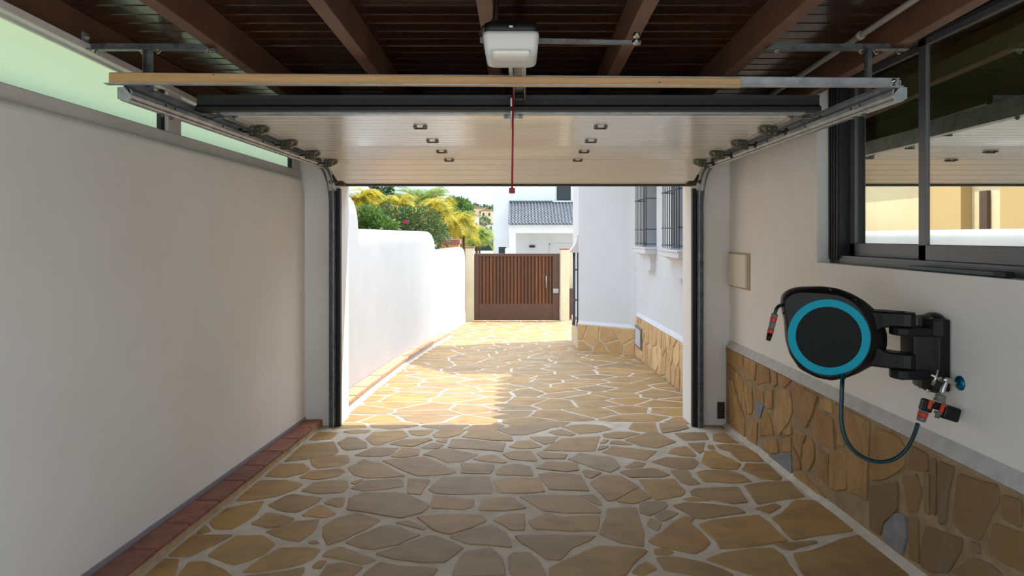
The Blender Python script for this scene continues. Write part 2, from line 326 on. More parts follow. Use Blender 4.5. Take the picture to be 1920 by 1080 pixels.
TC = """-110,60 0,35 330,25 240,60 100,95 0,100|-25,180 30,140 130,130 215,180 150,190 60,195|-70,230 0,210 130,205 180,270 170,285 -20,265|-115,375 -70,310 40,298 125,315 150,385|-140,415 0,395 190,395 235,495 60,508 -90,500|45,525 200,515 470,520 620,620 620,645 400,645 220,630|110,700 240,645 350,670 615,660 600,770 380,770 150,755|15,800 300,795 590,800 540,840 420,890 340,975 240,970 130,890 60,850|-30,950 0,920 120,915 200,990 240,1080 200,1110 20,1110 -20,1050|255,1070 260,1025 400,960 580,880 620,870 930,895 950,910 860,990 800,1080 700,1100 300,1110|605,790 650,680 660,610 870,600 895,690 925,780 920,880 760,855|945,840 1050,770 1190,670 1280,670 1240,710 1330,780 1390,850 1340,900 1280,930 1150,905 1000,870|885,575 900,560 1070,560 1090,595 1060,620 960,665 890,640|990,660 1080,620 1170,640 1120,675 1060,700 1020,695|935,720 970,675 1050,715 1020,775 960,745|985,895 1060,885 1140,915 1090,940 1000,935|830,1060 880,1010 940,980 1020,1035 900,1085|1000,950 1150,945 1320,980 1490,1040 1560,1080 1400,1110 1060,1045|160,330 240,280 460,290 470,345 380,355|180,370 260,355 480,375 545,490 380,485 260,480|490,345 520,340 630,360 560,400 510,390|540,430 640,375 760,380 895,460 720,555 665,560|725,560 890,470 980,535 860,580 790,575|385,265 470,225 680,250 720,265 755,325 690,360 570,330|170,225 200,215 390,230 370,265 210,265|215,205 260,170 350,120 620,105 600,150 580,210 400,210|120,110 330,105 290,150 230,165 150,130|250,75 340,55 450,90 420,105 300,95|340,40 500,20 640,30 700,55 600,80 470,90|625,220 700,175 1015,210 930,275 780,250|780,320 860,280 940,295 910,320 810,330|750,355 850,335 1000,330 1110,375 1040,395 820,395|885,410 1140,405 1215,490 1190,525 1000,555 960,510|1105,345 1235,345 1260,390 1320,440 1240,450 1180,430 1130,380|970,285 1080,250 1270,260 1305,290 1270,335 1180,340 1050,310|1085,225 1140,185 1215,175 1290,235 1280,250 1200,245|1225,155 1350,150 1340,210 1310,230 1270,200|1360,165 1410,165 1420,200 1370,195|610,160 640,125 680,130 650,155|595,205 610,170 680,175 650,195|690,135 760,135 850,165 800,168 680,158|780,130 900,95 990,60 1100,120 1150,145 1010,190 900,175|630,90 720,75 830,75 900,88 760,125 640,112|810,55 850,10 1000,10 1020,80 880,70|1025,15 1200,0 1240,50 1160,70 1050,85|1130,85 1350,80 1380,130 1200,135|1185,545 1250,530 1400,555 1250,560|470,515 570,510 610,550 635,590 600,590"""
TD = """-40,720 60,690 380,655 460,710 590,840 400,870 110,895 80,840 0,770|5,965 130,920 330,890 480,885 560,940 600,1010 660,1090 560,1120 280,1065|-55,355 0,345 170,340 270,375 340,425 200,435 0,425 -30,400|-20,290 0,210 70,205 130,240 200,265 260,300 230,340 50,330|-100,490 -60,468 240,460 310,570 200,580 0,540 -90,520|-225,590 -130,568 50,580 240,605 300,640 150,660 0,685 -60,680 -150,630|60,90 150,82 245,155 140,150 65,140|75,165 170,160 270,170 350,215 200,220 110,195|180,225 360,215 420,285 250,280|255,340 290,295 450,300 550,395 530,415 400,405 330,370|275,450 420,425 600,420 710,530 560,550 370,585 330,530|350,610 500,575 545,595 450,650|470,680 570,610 640,550 780,555 1060,765 900,790 620,835 560,780|485,855 600,848 780,835 800,850 600,905 540,890|615,925 740,905 960,820 1090,790 1200,865 1390,1000 1440,1070 1400,1120 720,1120 640,990"""
def traced(txt, ox, oy, sc):
    for s in txt.split('|'):
        yield [(ox+float(q.split(',')[0])/sc, oy+float(q.split(',')[1])/sc) for q in s.split()]
TRC = []
GREYISH = {'C12', 'C13', 'C14', 'C23'}
for nm, txt, ox in (('A', TA, 240), ('B', TB, 600), ('C', TC, 960), ('D', TD, 1320)):
    for k, pp in enumerate(traced(txt, ox, 790, 3.725)):
        q = [tuple(on_floor(*z).to_2d()) for z in pp]
        q = clip_half(q, 0, 1, 5.95); q = clip_half(q, 1, 0, RW-.03); q = clip_half(q, -1, 0, 1.64)
        if len(q) < 3 or abs(poly_area(q)) < .0015: continue
        c_ = (sum(z[0] for z in q)/len(q), sum(z[1] for z in q)/len(q)); TRC.append(c_)
        stone(q, ffloor, .0042, 'flagstone', M['flag_grey'] if nm+str(k) in GREYISH else M['flag'], floor, jit=.007, rim=.0035)

def lerp(a, c, t): return a+(c-a)*t
# brick-edged boundary wall path
PATH = [(-1.76, 6.07), (-1.76, 7.4), (-1.72, 9.5), (-1.60, 11.5), (-1.467, 12.95), (-1.30, 16.2)]
def wall_x(y):
    for (a, b), (c, d) in zip(PATH, PATH[1:]):
        if y <= d: return a+(c-a)*(y-b)/(d-b)
    return PATH[-1][0]
def seeds_rows(x0, x1, y0, y1, dx, dy):
    out = []; y = y0+dy*.4; r = 0
    while y < y1:
        x = x0+dx*(.3 if r % 2 else .8)+random.uniform(-.12, .12)
        while x < x1:
            out.append((x+random.uniform(-.45, .45)*dx, y+random.uniform(-.45, .45)*dy)); x += dx*random.uniform(.75, 1.3)
        y += dy; r += 1
    return out
random.seed(21)
near = [c for c in TRC if c[1] > 4.9]
gen = [q for q in seeds_rows(-1.75, 1.75, 5.62, 16.9, .43, .285) if all(math.hypot((q[0]-c[0])*.6, q[1]-c[1]) > .17 for c in near)]
cells = voronoi(gen+near, [(-1.72, 5.4), (1.74, 5.4), (1.74, 17.2), (-1.72, 17.2)], .015, .72, 1.3, len(gen))
far = MB(); nn = 0
for q in sorted(cells, key=lambda p: sum(b for a, b in p)/len(p)):
    my = sum(b for a, b in q)/len(q)
    q = clip_half(q, -1, 0, -(wall_x(my)+.2 if my < 13 else wall_x(my)+.02))
    if len(q) < 3 or abs(poly_area(q)) < .004: continue
    if nn < 240: stone(q, ffloor, .0028, 'flagstone', M['flag'], driveway, jit=.014, rim=.004); nn += 1
    else: stone(q, ffloor, .002, '', None, None, jit=.012, into=far)
if far.f: far.build('distant_paving', M['flag'], driveway, kind='stuff')

# ------------------------------------------------------------------ SETTING: garage walls
def rounded_wall(name, x_face, x_back, y0, y1, z0, z1, rad, m):
    poly = [(y0, z0), (y1, z0)]
    for i in range(9): a = i/8*math.pi/2; poly.append((y1-rad+rad*math.cos(a), z1-rad+rad*math.sin(a)))
    poly.append((y0, z1))
    mb = MB(); mb.prism([(x_back, a, b) for a, b in poly], (x_face-x_back, 0, 0))
    return mb.build(name, m, kind='structure', bevel=.035, seg=4)
wl = rounded_wall('wall_left', LW, -1.98, -.2, 5.72, -.1, 2.083, .16, M['plaster_in'])
b = MB(); b.box(-1.99, -1.842, -.2, 5.76, 2.04, 2.15); b.build('trim_1', M['trim_grey'], kind='structure', bevel=.006)
# clerestory window strip above the left wall: the top follows the roof slope
def zt(y): return 2.50-.037*y                           # top of the glass
win2 = MB(); YC = [(1.1, 3.58), (3.76, 5.60)]
fr = MB()
for a, bb in ((.9, 1.1), (3.60, 3.74), (5.60, 5.76)): fr.prism([(-1.93, a, 2.15), (-1.93, bb, 2.15), (-1.93, bb, zt(bb)+.02), (-1.93, a, zt(a)+.02)], (.075, 0, 0))
fr.prism([(-1.93, .9, zt(.9)), (-1.93, 5.76, zt(5.76)), (-1.93, 5.76, zt(5.76)+.035), (-1.93, .9, zt(.9)+.035)], (.085, 0, 0))
w2 = fr.build('window_2', M['trim_grey'], kind='structure', bevel=.004)
for a, bb in ((1.1, 3.6), (3.74, 5.6)):
    g = MB(); g.add([(-1.90, a, 2.15), (-1.90, bb, 2.15), (-1.90, bb, zt(bb)), (-1.90, a, zt(a))], [(0, 1, 2, 3)]); g.build('pane', M['frost'], w2)
    g = MB(); g.box(-1.89, -1.868, bb-.05, bb-.012, 2.15, zt(bb)); g.build('pane_channel', M['alu_dark'], w2)
    g = MB(); g.prism([(-1.893, a, zt(a)-.012), (-1.893, bb, zt(bb)-.012), (-1.893, bb, zt(bb)+.004), (-1.893, a, zt(a)+.004)], (.012, 0, 0)); g.build('glazing_bead', M['plastic_white'], w2)
# right wall with window hole
WY0, WY1, WZ0, WZ1 = 1.35, 4.07, 1.444, 2.60
b = MB()
b.box(RWU, 2.12, -.2, 5.77, -.1, WZ0); b.box(RWU, 2.12, WY1, 5.77, WZ0, 2.75); b.box(RWU, 2.12, -.2, WY0, WZ0, 2.75); b.box(RWU, 2.12, WY0, WY1, WZ1, 2.75)
wr = b.build('wall_right', M['plaster_in'], kind='structure')
# front wall: piers and lintel
b = MB(); b.box(-2.1, -1.523, YD, 6.07, -.2, 2.9); b.box(1.447, 2.12, YD, 6.07, -.2, 2.9); b.box(-1.523, 1.447, YD, 6.07, 2.06, 2.9)
wf = b.build('wall_front', M['plaster_in'], kind='structure')
# stone wainscot on the right wall (mortar bed + stones + plaster chamfer)
def zw(y): return .667+(5.77-y)*.0125
b = MB(); b.prism([(RW+.006, 1.0, zf(1)-.05), (RW+.006, 5.76, zf(5.76)-.05), (RW+.006, 5.76, zw(5.76)), (RW+.006, 1.0, zw(1))], (RWU-RW-.007, 0, 0))
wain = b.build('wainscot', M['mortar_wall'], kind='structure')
b = MB(); b.prism([(RW+.002, 1., zw(1)), (RWU-.001, 1., zw(1)), (RWU-.001, 1., zw(1)+.06)], (0, 4.76, zw(5.76)-zw(1))); b.build('trim_2', M['chamfer'], kind='structure')
TE = """40,50 150,90 160,190 110,180 50,120|165,95 245,130 235,265 165,260 155,200|45,135 100,195 95,235 45,230|105,200 150,260 165,400 180,500 150,450 110,330 95,260|65,260 90,255 120,400 165,520 165,670 120,620 70,470|255,150 330,180 340,280 290,280 245,300 250,220|345,185 385,205 385,290 360,310 345,280|390,215 480,265 430,320 395,280|160,290 215,310 220,480 190,500 165,400|225,320 290,340 295,420 260,400 230,390|235,402 295,432 270,520 245,500|305,340 355,320 355,450 310,460|380,330 470,330 490,470 460,550 400,630 370,610 362,480 375,420|285,490 320,480 350,560 360,630 265,640|185,520 255,545 245,700 180,670|500,285 660,370 620,500 575,590 540,540 505,450|640,460 760,520 775,730 690,690 620,640|290,660 380,655 395,720 395,755 330,750 300,720|400,660 480,650 480,750 405,740|310,770 480,760 485,920 400,870 330,820|500,600 580,630 555,700 543,800 500,700|555,700 610,650 635,690 635,800 590,880 555,830|645,710 730,760 730,980 650,900|740,750 850,740 850,1000 780,1010 735,990|680,380 750,400 760,490 670,450|765,420 820,445 820,570 770,530|795,580 832,590 837,710 790,700|850,460 1010,540 1000,780 990,1080 860,1010 850,750|495,880 560,880 650,980 720,1060 620,1010 500,920|420,600 480,560 485,630 430,635|70,500 110,510 112,620 72,590|490,700 540,810 545,870 490,860"""
TF = """130,140 290,205 330,280 320,390 200,470 105,480 105,300|100,510 280,480 280,660 190,740 170,830 100,780|185,760 260,680 325,690 335,850 310,950 190,860|300,460 400,430 430,560 400,680 340,670 330,560|342,690 410,710 415,1010 350,970|360,250 470,310 470,420 400,420 340,400|440,440 480,430 480,700 440,680|490,330 522,340 522,700 490,680|540,350 640,390 600,560 580,740 540,760 530,550|660,430 910,500 925,600 860,720 800,860 690,820 620,740 640,560|940,560 1060,600 1060,780 930,710|880,740 1080,810 1120,1080 960,1010 850,930|460,760 560,800 690,840 680,920 600,1060 480,1060 420,1020 430,850|735,860 800,880 800,950 735,920|740,960 860,1000 950,1080 900,1200 700,1100 620,1060|1085,615 1200,680 1200,800 1085,775"""
def fclad(x): return lambda a, bb, h: Vector((x-h+.006, a, bb))
for txt, ox, oy, sc in ((TE, 1350, 640, 3.6), (TF, 1600, 760, 3.375)):
    for k, pp in enumerate(traced(txt, ox, oy, sc)):
        q = [(on_x(*z, RW).y, on_x(*z, RW).z) for z in pp]
        q = clip_half(q, .0125, 1, zw(0)-.006); q = clip_half(q, -.0422, -1, -.2435-.02); q = clip_half(q, 1, 0, 5.75)
        if len(q) < 3 or abs(poly_area(q)) < .0006: continue
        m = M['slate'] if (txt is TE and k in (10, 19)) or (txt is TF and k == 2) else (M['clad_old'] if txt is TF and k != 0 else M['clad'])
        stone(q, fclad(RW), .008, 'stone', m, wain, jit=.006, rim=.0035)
# mortar fillet along the foot of the wainscot
b = MB(); b.prism([(RW-.035, 1.5, zf(1.5)), (RW+.006, 1.5, zf(1.5)), (RW+.006, 1.5, zf(1.5)+.03)], (0, 4.25, -.0422*4.25)); b.build('trim_3', M['mortar'], kind='structure')

# interior curb: terracotta tiles on a mortar step
b = MB(); b.prism([(LW, 1.4, zf(1.4)-.02), (-1.665, 1.4, zf(1.4)-.02), (-1.665, 1.4, zf(1.4)+.042), (LW, 1.4, zf(1.4)+.042)], (0, 4.36, -.0422*4.36))
curb = b.build('trim_4', mat('curb_mortar', C(200, 176, 140), .9, noise=(C(170, 146, 112), 10, .4, .7), bump=.4, bscale=60), kind='structure')
edges = [5.72, 5.42, 5.09, 4.74, 4.41, 4.10, 3.75, 3.42, 3.11, 2.78, 2.44, 2.1, 1.76]
for a, bb in zip(edges, edges[1:]):
    t = MB(); s = random.uniform(-.003, .003); y0, y1 = bb+.008, a-.008
    t.prism([(-1.787, y0, zf(y0)+.042), (-1.652+s, y0, zf(y0)+.042), (-1.652+s, y0, zf(y0)+.066), (-1.787, y0, zf(y0)+.066)], (0, y1-y0, -.0422*(y1-y0)))
    t.build('brick', M['brick'], curb, bevel=.006)
b = MB(); b.prism([(LW+.0005, 1.4, zf(1.4)+.06), (LW+.006, 1.4, zf(1.4)+.06), (LW+.006, 1.4, zf(1.4)+.09), (LW+.0005, 1.4, zf(1.4)+.09)], (0, 4.3, -.0422*4.3))
b.build('baseboard_left', mat('grey_skirting_strip', C(150, 148, 156), .4), kind='structure')

# ------------------------------------------------------------------ SETTING: ceiling, rafters, roof
def zr(y): return 2.505-.033*y                          # underside of the rafters
b = MB(); b.prism([(-2.2, -.3, zr(-.3)+.175), (-2.2, 6.2, zr(6.2)+.175), (2.3, 6.2, zr(6.2)+.175), (2.3, -.3, zr(-.3)+.175)], (0, 0, .06))
ceil = b.build('ceiling', M['plank'], kind='structure')
y = -.2
while y < 5.75:
    y1 = min(y+.108, 5.77); pl = MB(); d = random.uniform(0, .003)
    prof = [(y+.001, .17), (y+.001, .148+d), (y+.006, .142+d), (y1-.012, .142+d), (y1-.006, .150+d), (y1-.001, .150+d), (y1-.001, .17)]
    pl.prism([(-1.95, a, zr(a)+h) for a, h in prof], (3.715, 0, 0)); pl.build('plank', M['plank'], ceil); y += .108
RX = [(-1.93, -1.862), (-1.337, -1.277), (-.748, -.688), (-.155, -.095), (.433, .490), (1.005, 1.066), (1.59, 1.648)]
for a, c in RX:
    b = MB(); b.prism([(a, -.2, zr(-.2)), (c, -.2, zr(-.2)), (c, -.2, zr(-.2)+.144), (a, -.2, zr(-.2)+.144)], (0, 5.96, -.033*5.96))
    b.build('rafter', M['rafter'], ceil, bevel=.004)
b = MB(); b.prism([(-1.98, -.4, 2.80), (-1.98, 6.22, 2.80), (2.3, 6.22, 2.80), (2.3, -.4, 2.80)], (0, 0, .12)); b.build('garage_roof', M['roof_tile'], kind='structure')

# ------------------------------------------------------------------ window_1 on the right wall
b = MB()
b.box(RWU+.0755, 2.06, WY1-.125, WY1-.002, WZ0+.001, WZ1-.001)            # outer jamb with track ridges
for k in range(4): b.box(RWU+.062, RWU+.0755, WY1-.122+.032*k, WY1-.108+.032*k, WZ0+.02, WZ1-.03)
b.box(RWU+.0755, 2.06, WY0+.002, WY1-.002, 2.512, WZ1-.001)
b.box(RWU+.0755, 2.06, WY0+.002, WY0+.05, WZ0+.001, WZ1-.001)
w1 = b.build('window_1', M['alu_dark'], kind='structure', bevel=.003)
b = MB(); b.box(RWU+.076, 2.06, WY0+.05, WY1-.126, WZ0+.002, WZ0+.03)
for x in (1.852, 1.888, 1.925): b.box(x, x+.008, WY0+.06, WY1-.127, WZ0+.03, WZ0+.044)
b.build('sill_track', M['alu'], w1)
def sash(x, y0, y1, z0=1.487, z1=2.515):
    s = MB(); d = .028
    s.box(x, x+d, y0, y1, z0, z0+.075); s.box(x, x+d, y0, y1, z1-.035, z1); s.box(x, x+d, y0, y0+.062, z0, z1); s.box(x, x+d, y1-.062, y1, z0, z1)
    f = s.build('sash', M['alu'], w1, bevel=.004)
    g = MB(); a, c = y0+.05, y1-.05
    g.prism([(x+.010, a, z0+.06), (x+.010, c, z0+.06), (x+.010, c, z1-.03), (x+.010, a, z1-.03)], (.006, 0, 0)); g.build('pane', M['glass'], f)
sash(1.905, 3.19, 3.945); sash(1.868, 1.5, 3.203)
# dark room behind the window
b = MB(); b.box(2.125, 4.7, .7, 5.9, .3, .4); b.box(2.125, 4.7, .7, 5.9, 2.75, 2.85); b.box(2.125, 4.7, 5.8, 5.9, .4, 2.75); b.box(4.6, 4.7, 3.2, 5.9, .4, 2.75); b.box(2.125, 4.7, .7, .8, .4, 2.75)
room = b.build('room_beyond', M['dark'], kind='structure')
# green rod lying on the window ledge
a, c = on_x(1706, 496, 1.81), on_x(1868, 506, 1.81)
b = MB(); b.obox((1.815, (a.y+c.y)/2, WZ0+.012), [(1, 0, 0), (0, 1, 0), (0, 0, 1)], (.013, abs(a.y-c.y)/2, .010))
rod = b.build('window_bar', mat('dark_teal_bar', C(30, 62, 66), .4), label='dark teal bar lying on the ledge under the sliding window', cat='bar', bevel=.003)
b = MB(); b.obox((1.815, c.y-.03, WZ0+.013), [(1, 0, 0), (0, 1, 0), (0, 0, 1)], (.016, .035, .011)); b.build('end_cap', M['seal'], rod, bevel=.003)

# ------------------------------------------------------------------ SECTIONAL GARAGE DOOR
DP = [(5.70, 2.032), (5.25, 2.190), (4.80, 2.199), (4.31, 2.205), (3.82, 2.215), (3.36, 2.224)]
DX0, DX1 = -1.505, 1.432
gd = thing('garage_door', 'open cream sectional garage door folded up under the ceiling', 'garage door', (0, 4.5, 2.03))
for i in range(5):
    (ya, za), (yb, zb) = DP[i], DP[i+1]; d = Vector((yb-ya, zb-za)); L = d.length; t = d/L; n = Vector((-t.y, t.x)); n = n if n.y > 0 else -n
    pr = [(0.003, .0)]
    for k in range(1, 5):
        s = L*k/5; pr += [(s-.005, 0), (s-.002, .009), (s+.002, .009), (s+.005, 0)]
    pr += [(L-.003, 0), (L-.003, .04), (.003, .04)]
    b = MB(); b.prism([(DX0, ya+t.x*s+n.x*h, za+t.y*s+n.y*h) for s, h in pr], (DX1-DX0, 0, 0)); b.build('panel', M['door'], gd)
b = MB(); b.prism([(DX0-.005, 5.69, 2.022), (DX0-.005, 5.73, 2.018), (DX0-.005, 5.735, 2.05), (DX0-.005, 5.70, 2.06)], (DX1-DX0+.01, 0, 0)); b.build('bottom_seal', M['seal'], gd, label='black rubber seal along the bottom edge')
b = MB(); pr = [(3.30, 2.208), (3.372, 2.208), (3.372, 2.232), (3.362, 2.24), (3.362, 2.268), (3.375, 2.286), (3.315, 2.286), (3.322, 2.27), (3.322, 2.24), (3.30, 2.226)]
b.prism([(-1.573, a, c) for a, c in pr], (3.03, 0, 0)); b.build('top_seal', M['seal'], gd, label='black rubber profile along the top edge')
b = MB(); b.box(-1.47, 1.40, 3.345, 3.40, 2.2, 2.212); b.build('top_rail', M['steel'], gd)
for x0 in (DX0, DX1-.045):
    for (ya, za), (yb, zb) in zip(DP[1:], DP[2:]):
        b = MB(); b.prism([(x0, ya-.004, za-.003), (x0+.045, ya-.004, za-.003), (x0+.045, yb+.004, zb-.003), (x0, yb+.004, zb-.003)], (0, 0, .003)); b.build('end_stile', M['plastic_white'], gd)
# centre hinges
HP = [(788, 236, 3.82), (811, 264, 4.31), (828, 284, 4.80), (842, 299.5, 5.25), (1126, 237, 3.82), (1108, 265, 4.31), (1095, 285, 4.80), (1083, 300, 5.25)]
for px, py, yy in HP:
    c = P(px, py, yy); z = {3.82: 2.215, 4.31: 2.205, 4.80: 2.199, 5.25: 2.190}[yy]; x = c.x
    b = MB(); b.tube([(x-.033, yy, z-.012), (x+.033, yy, z-.012)], .005, 6)
    for s in (-1, 1):
        b.box(x+s*.027-.008, x+s*.027+.008, yy-.035, yy+.004, z-.012, z-.002); b.box(x+s*.030-.006, x+s*.030+.006, yy, yy+.03, z-.012, z-.002)
    b.build('hinge', M['olive'], gd)
    
# roller hinges on both sides
def roller_hinge(x, sgn, y, z, top=False):
    """sgn -1: left edge of the door, +1: right edge"""
    b = MB(); w = .075
    b.box(x-sgn*w, x, y-.04, y+.035, z-.006, z-.002)
    b.box(x-sgn*.052, x-sgn*.046, y-.036, y+.03, z-.045, z-.004); b.box(x-sgn*.004, x+sgn*.002, y-.036, y+.03, z-.045, z-.004)
    b.box(x-sgn*.055, x+sgn*.004, y-.046, y-.040, z-.062, z-.006)
    b.prism([(x-sgn*.052, y-.03, z-.006), (x-sgn*.088, y-.02, z-.006), (x-sgn*.080, y-.01, z-.032), (x-sgn*.052, y-.03, z-.05)], (0, .035, 0))
    b.tube([(x-sgn*.05, y, z-.03), (x+sgn*.004, y, z-.03)], .009, 8)
    h = b.build('roller_hinge', M['olive'], gd)
    b = MB(); b.tube([(x, y-.006, z-.03), (x+sgn*.062, y-.006, z-.03)], .005, 8); b.lathe([(.019, -.007), (.021, 0), (.019, .007)], (x+sgn*.066, y-.006, z-.03), (1, 0, 0), 14)
    b.build('roller', M['seal'], h)
    b = MB()
    for q, r in ((-.043, -.020), (-.012, -.020), (-.043, -.048), (-.012, -.048)): b.lathe([(.004, 0), (.003, .003)], (x+sgn*q, y-.046, z+r), (0, -1, 0), 6)
    b.build('screw', M['steel'], h, kind='stuff')
for yy, z in DP[1:5]:
    for x, s in ((DX0+.012, -1), (DX1-.012, 1)): roller_hinge(x, s, yy, z)
for x, s in ((DX0+.0, -1), (DX1, 1)):
    b = MB(); b.box(x-s*.085, x+s*.02, 3.40, 3.44, 2.198, 2.210); b.tube([(x-s*.02, 3.42, 2.192), (x+s*.068, 3.42, 2.186)], .006, 8)
    b.lathe([(.016, -.006), (.018, 0), (.016, .006)], (x+s*.070, 3.42, 2.186), (1, 0, 0), 12); b.lathe([(.009, 0), (.009, .012)], (x-s*.075, 3.41, 2.198), (0, 0, -1), 8)
    b.build('top_roller_bracket', M['steel_dark'], gd)
    b = MB(); b.prism([(x-s*.06, 5.66, 2.03), (x+s*.03, 5.66, 2.03), (x+s*.04, 5.60, 2.10), (x+s*.0, 5.56, 2.115)], (0, .02, -.01)); b.tube([(x, 5.63, 2.05), (x+s*.07, 5.63, 2.05)], .007, 8)
    b.lathe([(.02, -.007), (.02, .007)], (x+s*.055, 5.63, 2.05), (1, 0, 0), 12); b.build('bottom_bracket', M['olive'], gd)
# ------------------------------------------------------------------ tracks
def track(s, xw, label):
    """s: inward direction (+1 for the left track), xw: outer web plane"""
    t = thing('door_track', label, 'door track', (xw, 4.2, 2.13), 'garage door tracks')
    prof = [(0, 0), (.034, -.003), (.040, .003), (.036, .012), (.046, .022), (.046, .040), (.036, .05), (.036, .046), (.040, .038), (.040, .024), (.030, .012), (.034, .004), (.004, .005), (.004, .045), (.02, .049), (.02, .053), (0, .05)]
    b = MB(); b.prism([(xw+s*a, 2.72, 2.140+c) for a, c in prof], (0, 2.66, 0)); b.build('lower_rail', M['steel'], t)
    b = MB(); b.prism([(xw+s*a, 2.74, 2.19+c) for a, c in [(0, 0), (.004, 0), (.004, .03), (.022, .034), (.022, .038), (0, .036)]], (0, 2.72, 0)); b.build('upper_rail', M['steel'], t)
    b = MB(); b.prism([(xw-s*.008, 2.712, 2.192), (xw+s*.02, 2.712, 2.194), (xw+s*.048, 2.712, 2.16), (xw+s*.036, 2.712, 2.134), (xw-s*.008, 2.712, 2.146)], (0, .007, 0)); b.build('end_cap', M['steel'], t)
    for yy in (2.98, 3.06, 3.55, 4.1): b = MB(); b.lathe([(.006, 0), (.004, .004)], (xw+s*.046, yy, 2.171), (s, 0, 0), 8); b.build('slot', M['seal'], t)
    for yy in (3.0, 3.08): b = MB(); b.lathe([(.010, 0), (.010, .008), (.006, .008), (.006, .014)], (xw+s*.018, yy, 2.138), (0, 0, -1), 6); b.build('bolt', M['steel_dark'], t)
    # bend and upright
    arc = [(5.38+.30*math.sin(a), 1.86+.30*math.cos(a)) for a in [k/10*math.pi/2 for k in range(11)]]
    arc = [(y, z-.0) for y, z in arc]
    for dx, w, nm in ((.0, .004, 'bend_web'), (.036, .008, 'bend_lip')):
        rs = [[(xw+s*dx, y, z-.02), (xw+s*(dx+w), y, z-.02), (xw+s*(dx+w), y+.02, z+.012), (xw+s*dx, y+.02, z+.012)] for y, z in arc]
        rs += [[(xw+s*dx, 5.68, zf(5.7)), (xw+s*(dx+w), 5.68, zf(5.7)), (xw+s*(dx+w), 5.70, zf(5.7)), (xw+s*dx, 5.70, zf(5.7))]]
        b = MB(); b.rings(rs, sm=False); b.build(nm, M['steel'], t)
    b = MB(); b.box(xw-s*.004, xw+s*.052, 5.705, 5.712, 0, 1.98); b.box(xw+s*.048, xw+s*.052, 5.69, 5.755, 0, 1.98); b.build('upright', M['steel_dark'], t)
    b = MB(); b.box(xw+s*.056, xw+s*.086, 5.715, 5.765, 0, 2.0); b.build('side_seal', M['seal'], t, label='black rubber side seal')
    for z in (.35, .9, 1.45): b = MB(); b.lathe([(.006, 0), (.004, .004)], (xw+s*.03, 5.705, z), (0, -1, 0), 8); b.build('bolt', M['steel'], t)
    return t
track(1, -1.592, 'galvanised door track along the left wall beneath the frosted glass')
track(-1, 1.530, 'galvanised door track along the right wall beside the sliding window')

# ------------------------------------------------------------------ hangers, cross angle, batten
def bolt(b, p, ax=(0, 0, -1), r=.010): b.lathe([(r*1.5, 0), (r*1.5, .003), (r, .003), (r, .010), (r*.6, .010), (r*.6, .016)], p, ax, 6)
def hanger(x0, x1, xr, label):
    t = thing('track_hanger', label, 'bracket', (xr, 2.92, 2.22), 'track hangers')
    z = 2.398; b = MB(); b.box(x0, x1, 2.90, 2.935, z-.003, z); b.box(x0, x1, 2.932, 2.935, z, z+.03); b.build('angle_bar', M['steel_dark'], t)
    b = MB(); b.box(xr-.016, xr+.016, 2.917, 2.921, 2.215, z); b.box(xr-.016, xr-.013, 2.89, 2.921, 2.215, z); b.build('drop_strut', M['steel_dark'], t)
    for x in (x0+.05, xr-.03, xr+.035, x1-.035): b = MB(); bolt(b, (x, 2.918, z-.003)); b.build('bolt', M['chrome'], t)
    return t
h1 = hanger(-1.868, -1.30, -1.583, 'steel hanger bolted to the two left rafters holding the left track')
b = MB(); b.box(-1.862, -1.857, 2.90, 2.94, 2.395, 2.47); bolt(b, (-1.857, 2.92, 2.45), (1, 0, 0), .008); b.build('wall_tab', M['steel'], h1)
hanger(1.05, 1.655, 1.488, 'steel hanger bolted to the two right rafters holding the right track')
ca = thing('cross_angle', 'galvanised steel angle spanning between the two track ends', 'steel angle', (0, 2.71, 2.19))
b = MB(); b.prism([P(205, 136, 2.698), P(1685, 146, 2.698), P(1685, 164.5, 2.698), P(205, 159, 2.698)], (0, .003, 0)); b.prism([P(203, 158, 2.70), P(1687, 163.5, 2.70), P(1687, 165, 2.70), P(203, 160, 2.70)], (0, -.03, 0)); b.prism([P(205, 136, 2.701), P(1687, 146, 2.701), P(1687, 148, 2.701), P(205, 138, 2.701)], (0, .014, 0)); b.build('angle_bar', M['steel'], ca)
b = MB(); bolt(b, P(1676, 152, 2.698), (0, -1, 0), .007); b.build('bolt', M['chrome'], ca)
b = MB(); b.lathe([(.006, 0), (.004, .002)], P(1676, 160, 2.698), (0, -1, 0), 8); b.build('bolt_hole', M['seal'], ca)
bt = MB(); bt.prism([P(203, 135, 2.676), P(1390, 146, 2.676), P(1390, 164, 2.676), P(203, 157, 2.676)], (0, .020, 0))
bat = bt.build('wooden_batten', M['batten'], bevel=.005, label='long pine batten fixed across in front of the steel angle', cat='wooden batten')
for px, py in ((400, 140), (1237, 154)): b = MB(); b.lathe([(.004, 0), (.003, .001)], P(px, py, 2.6755), (0, -1, 0), 8); b.build('screw', M['steel_dark'], bat)

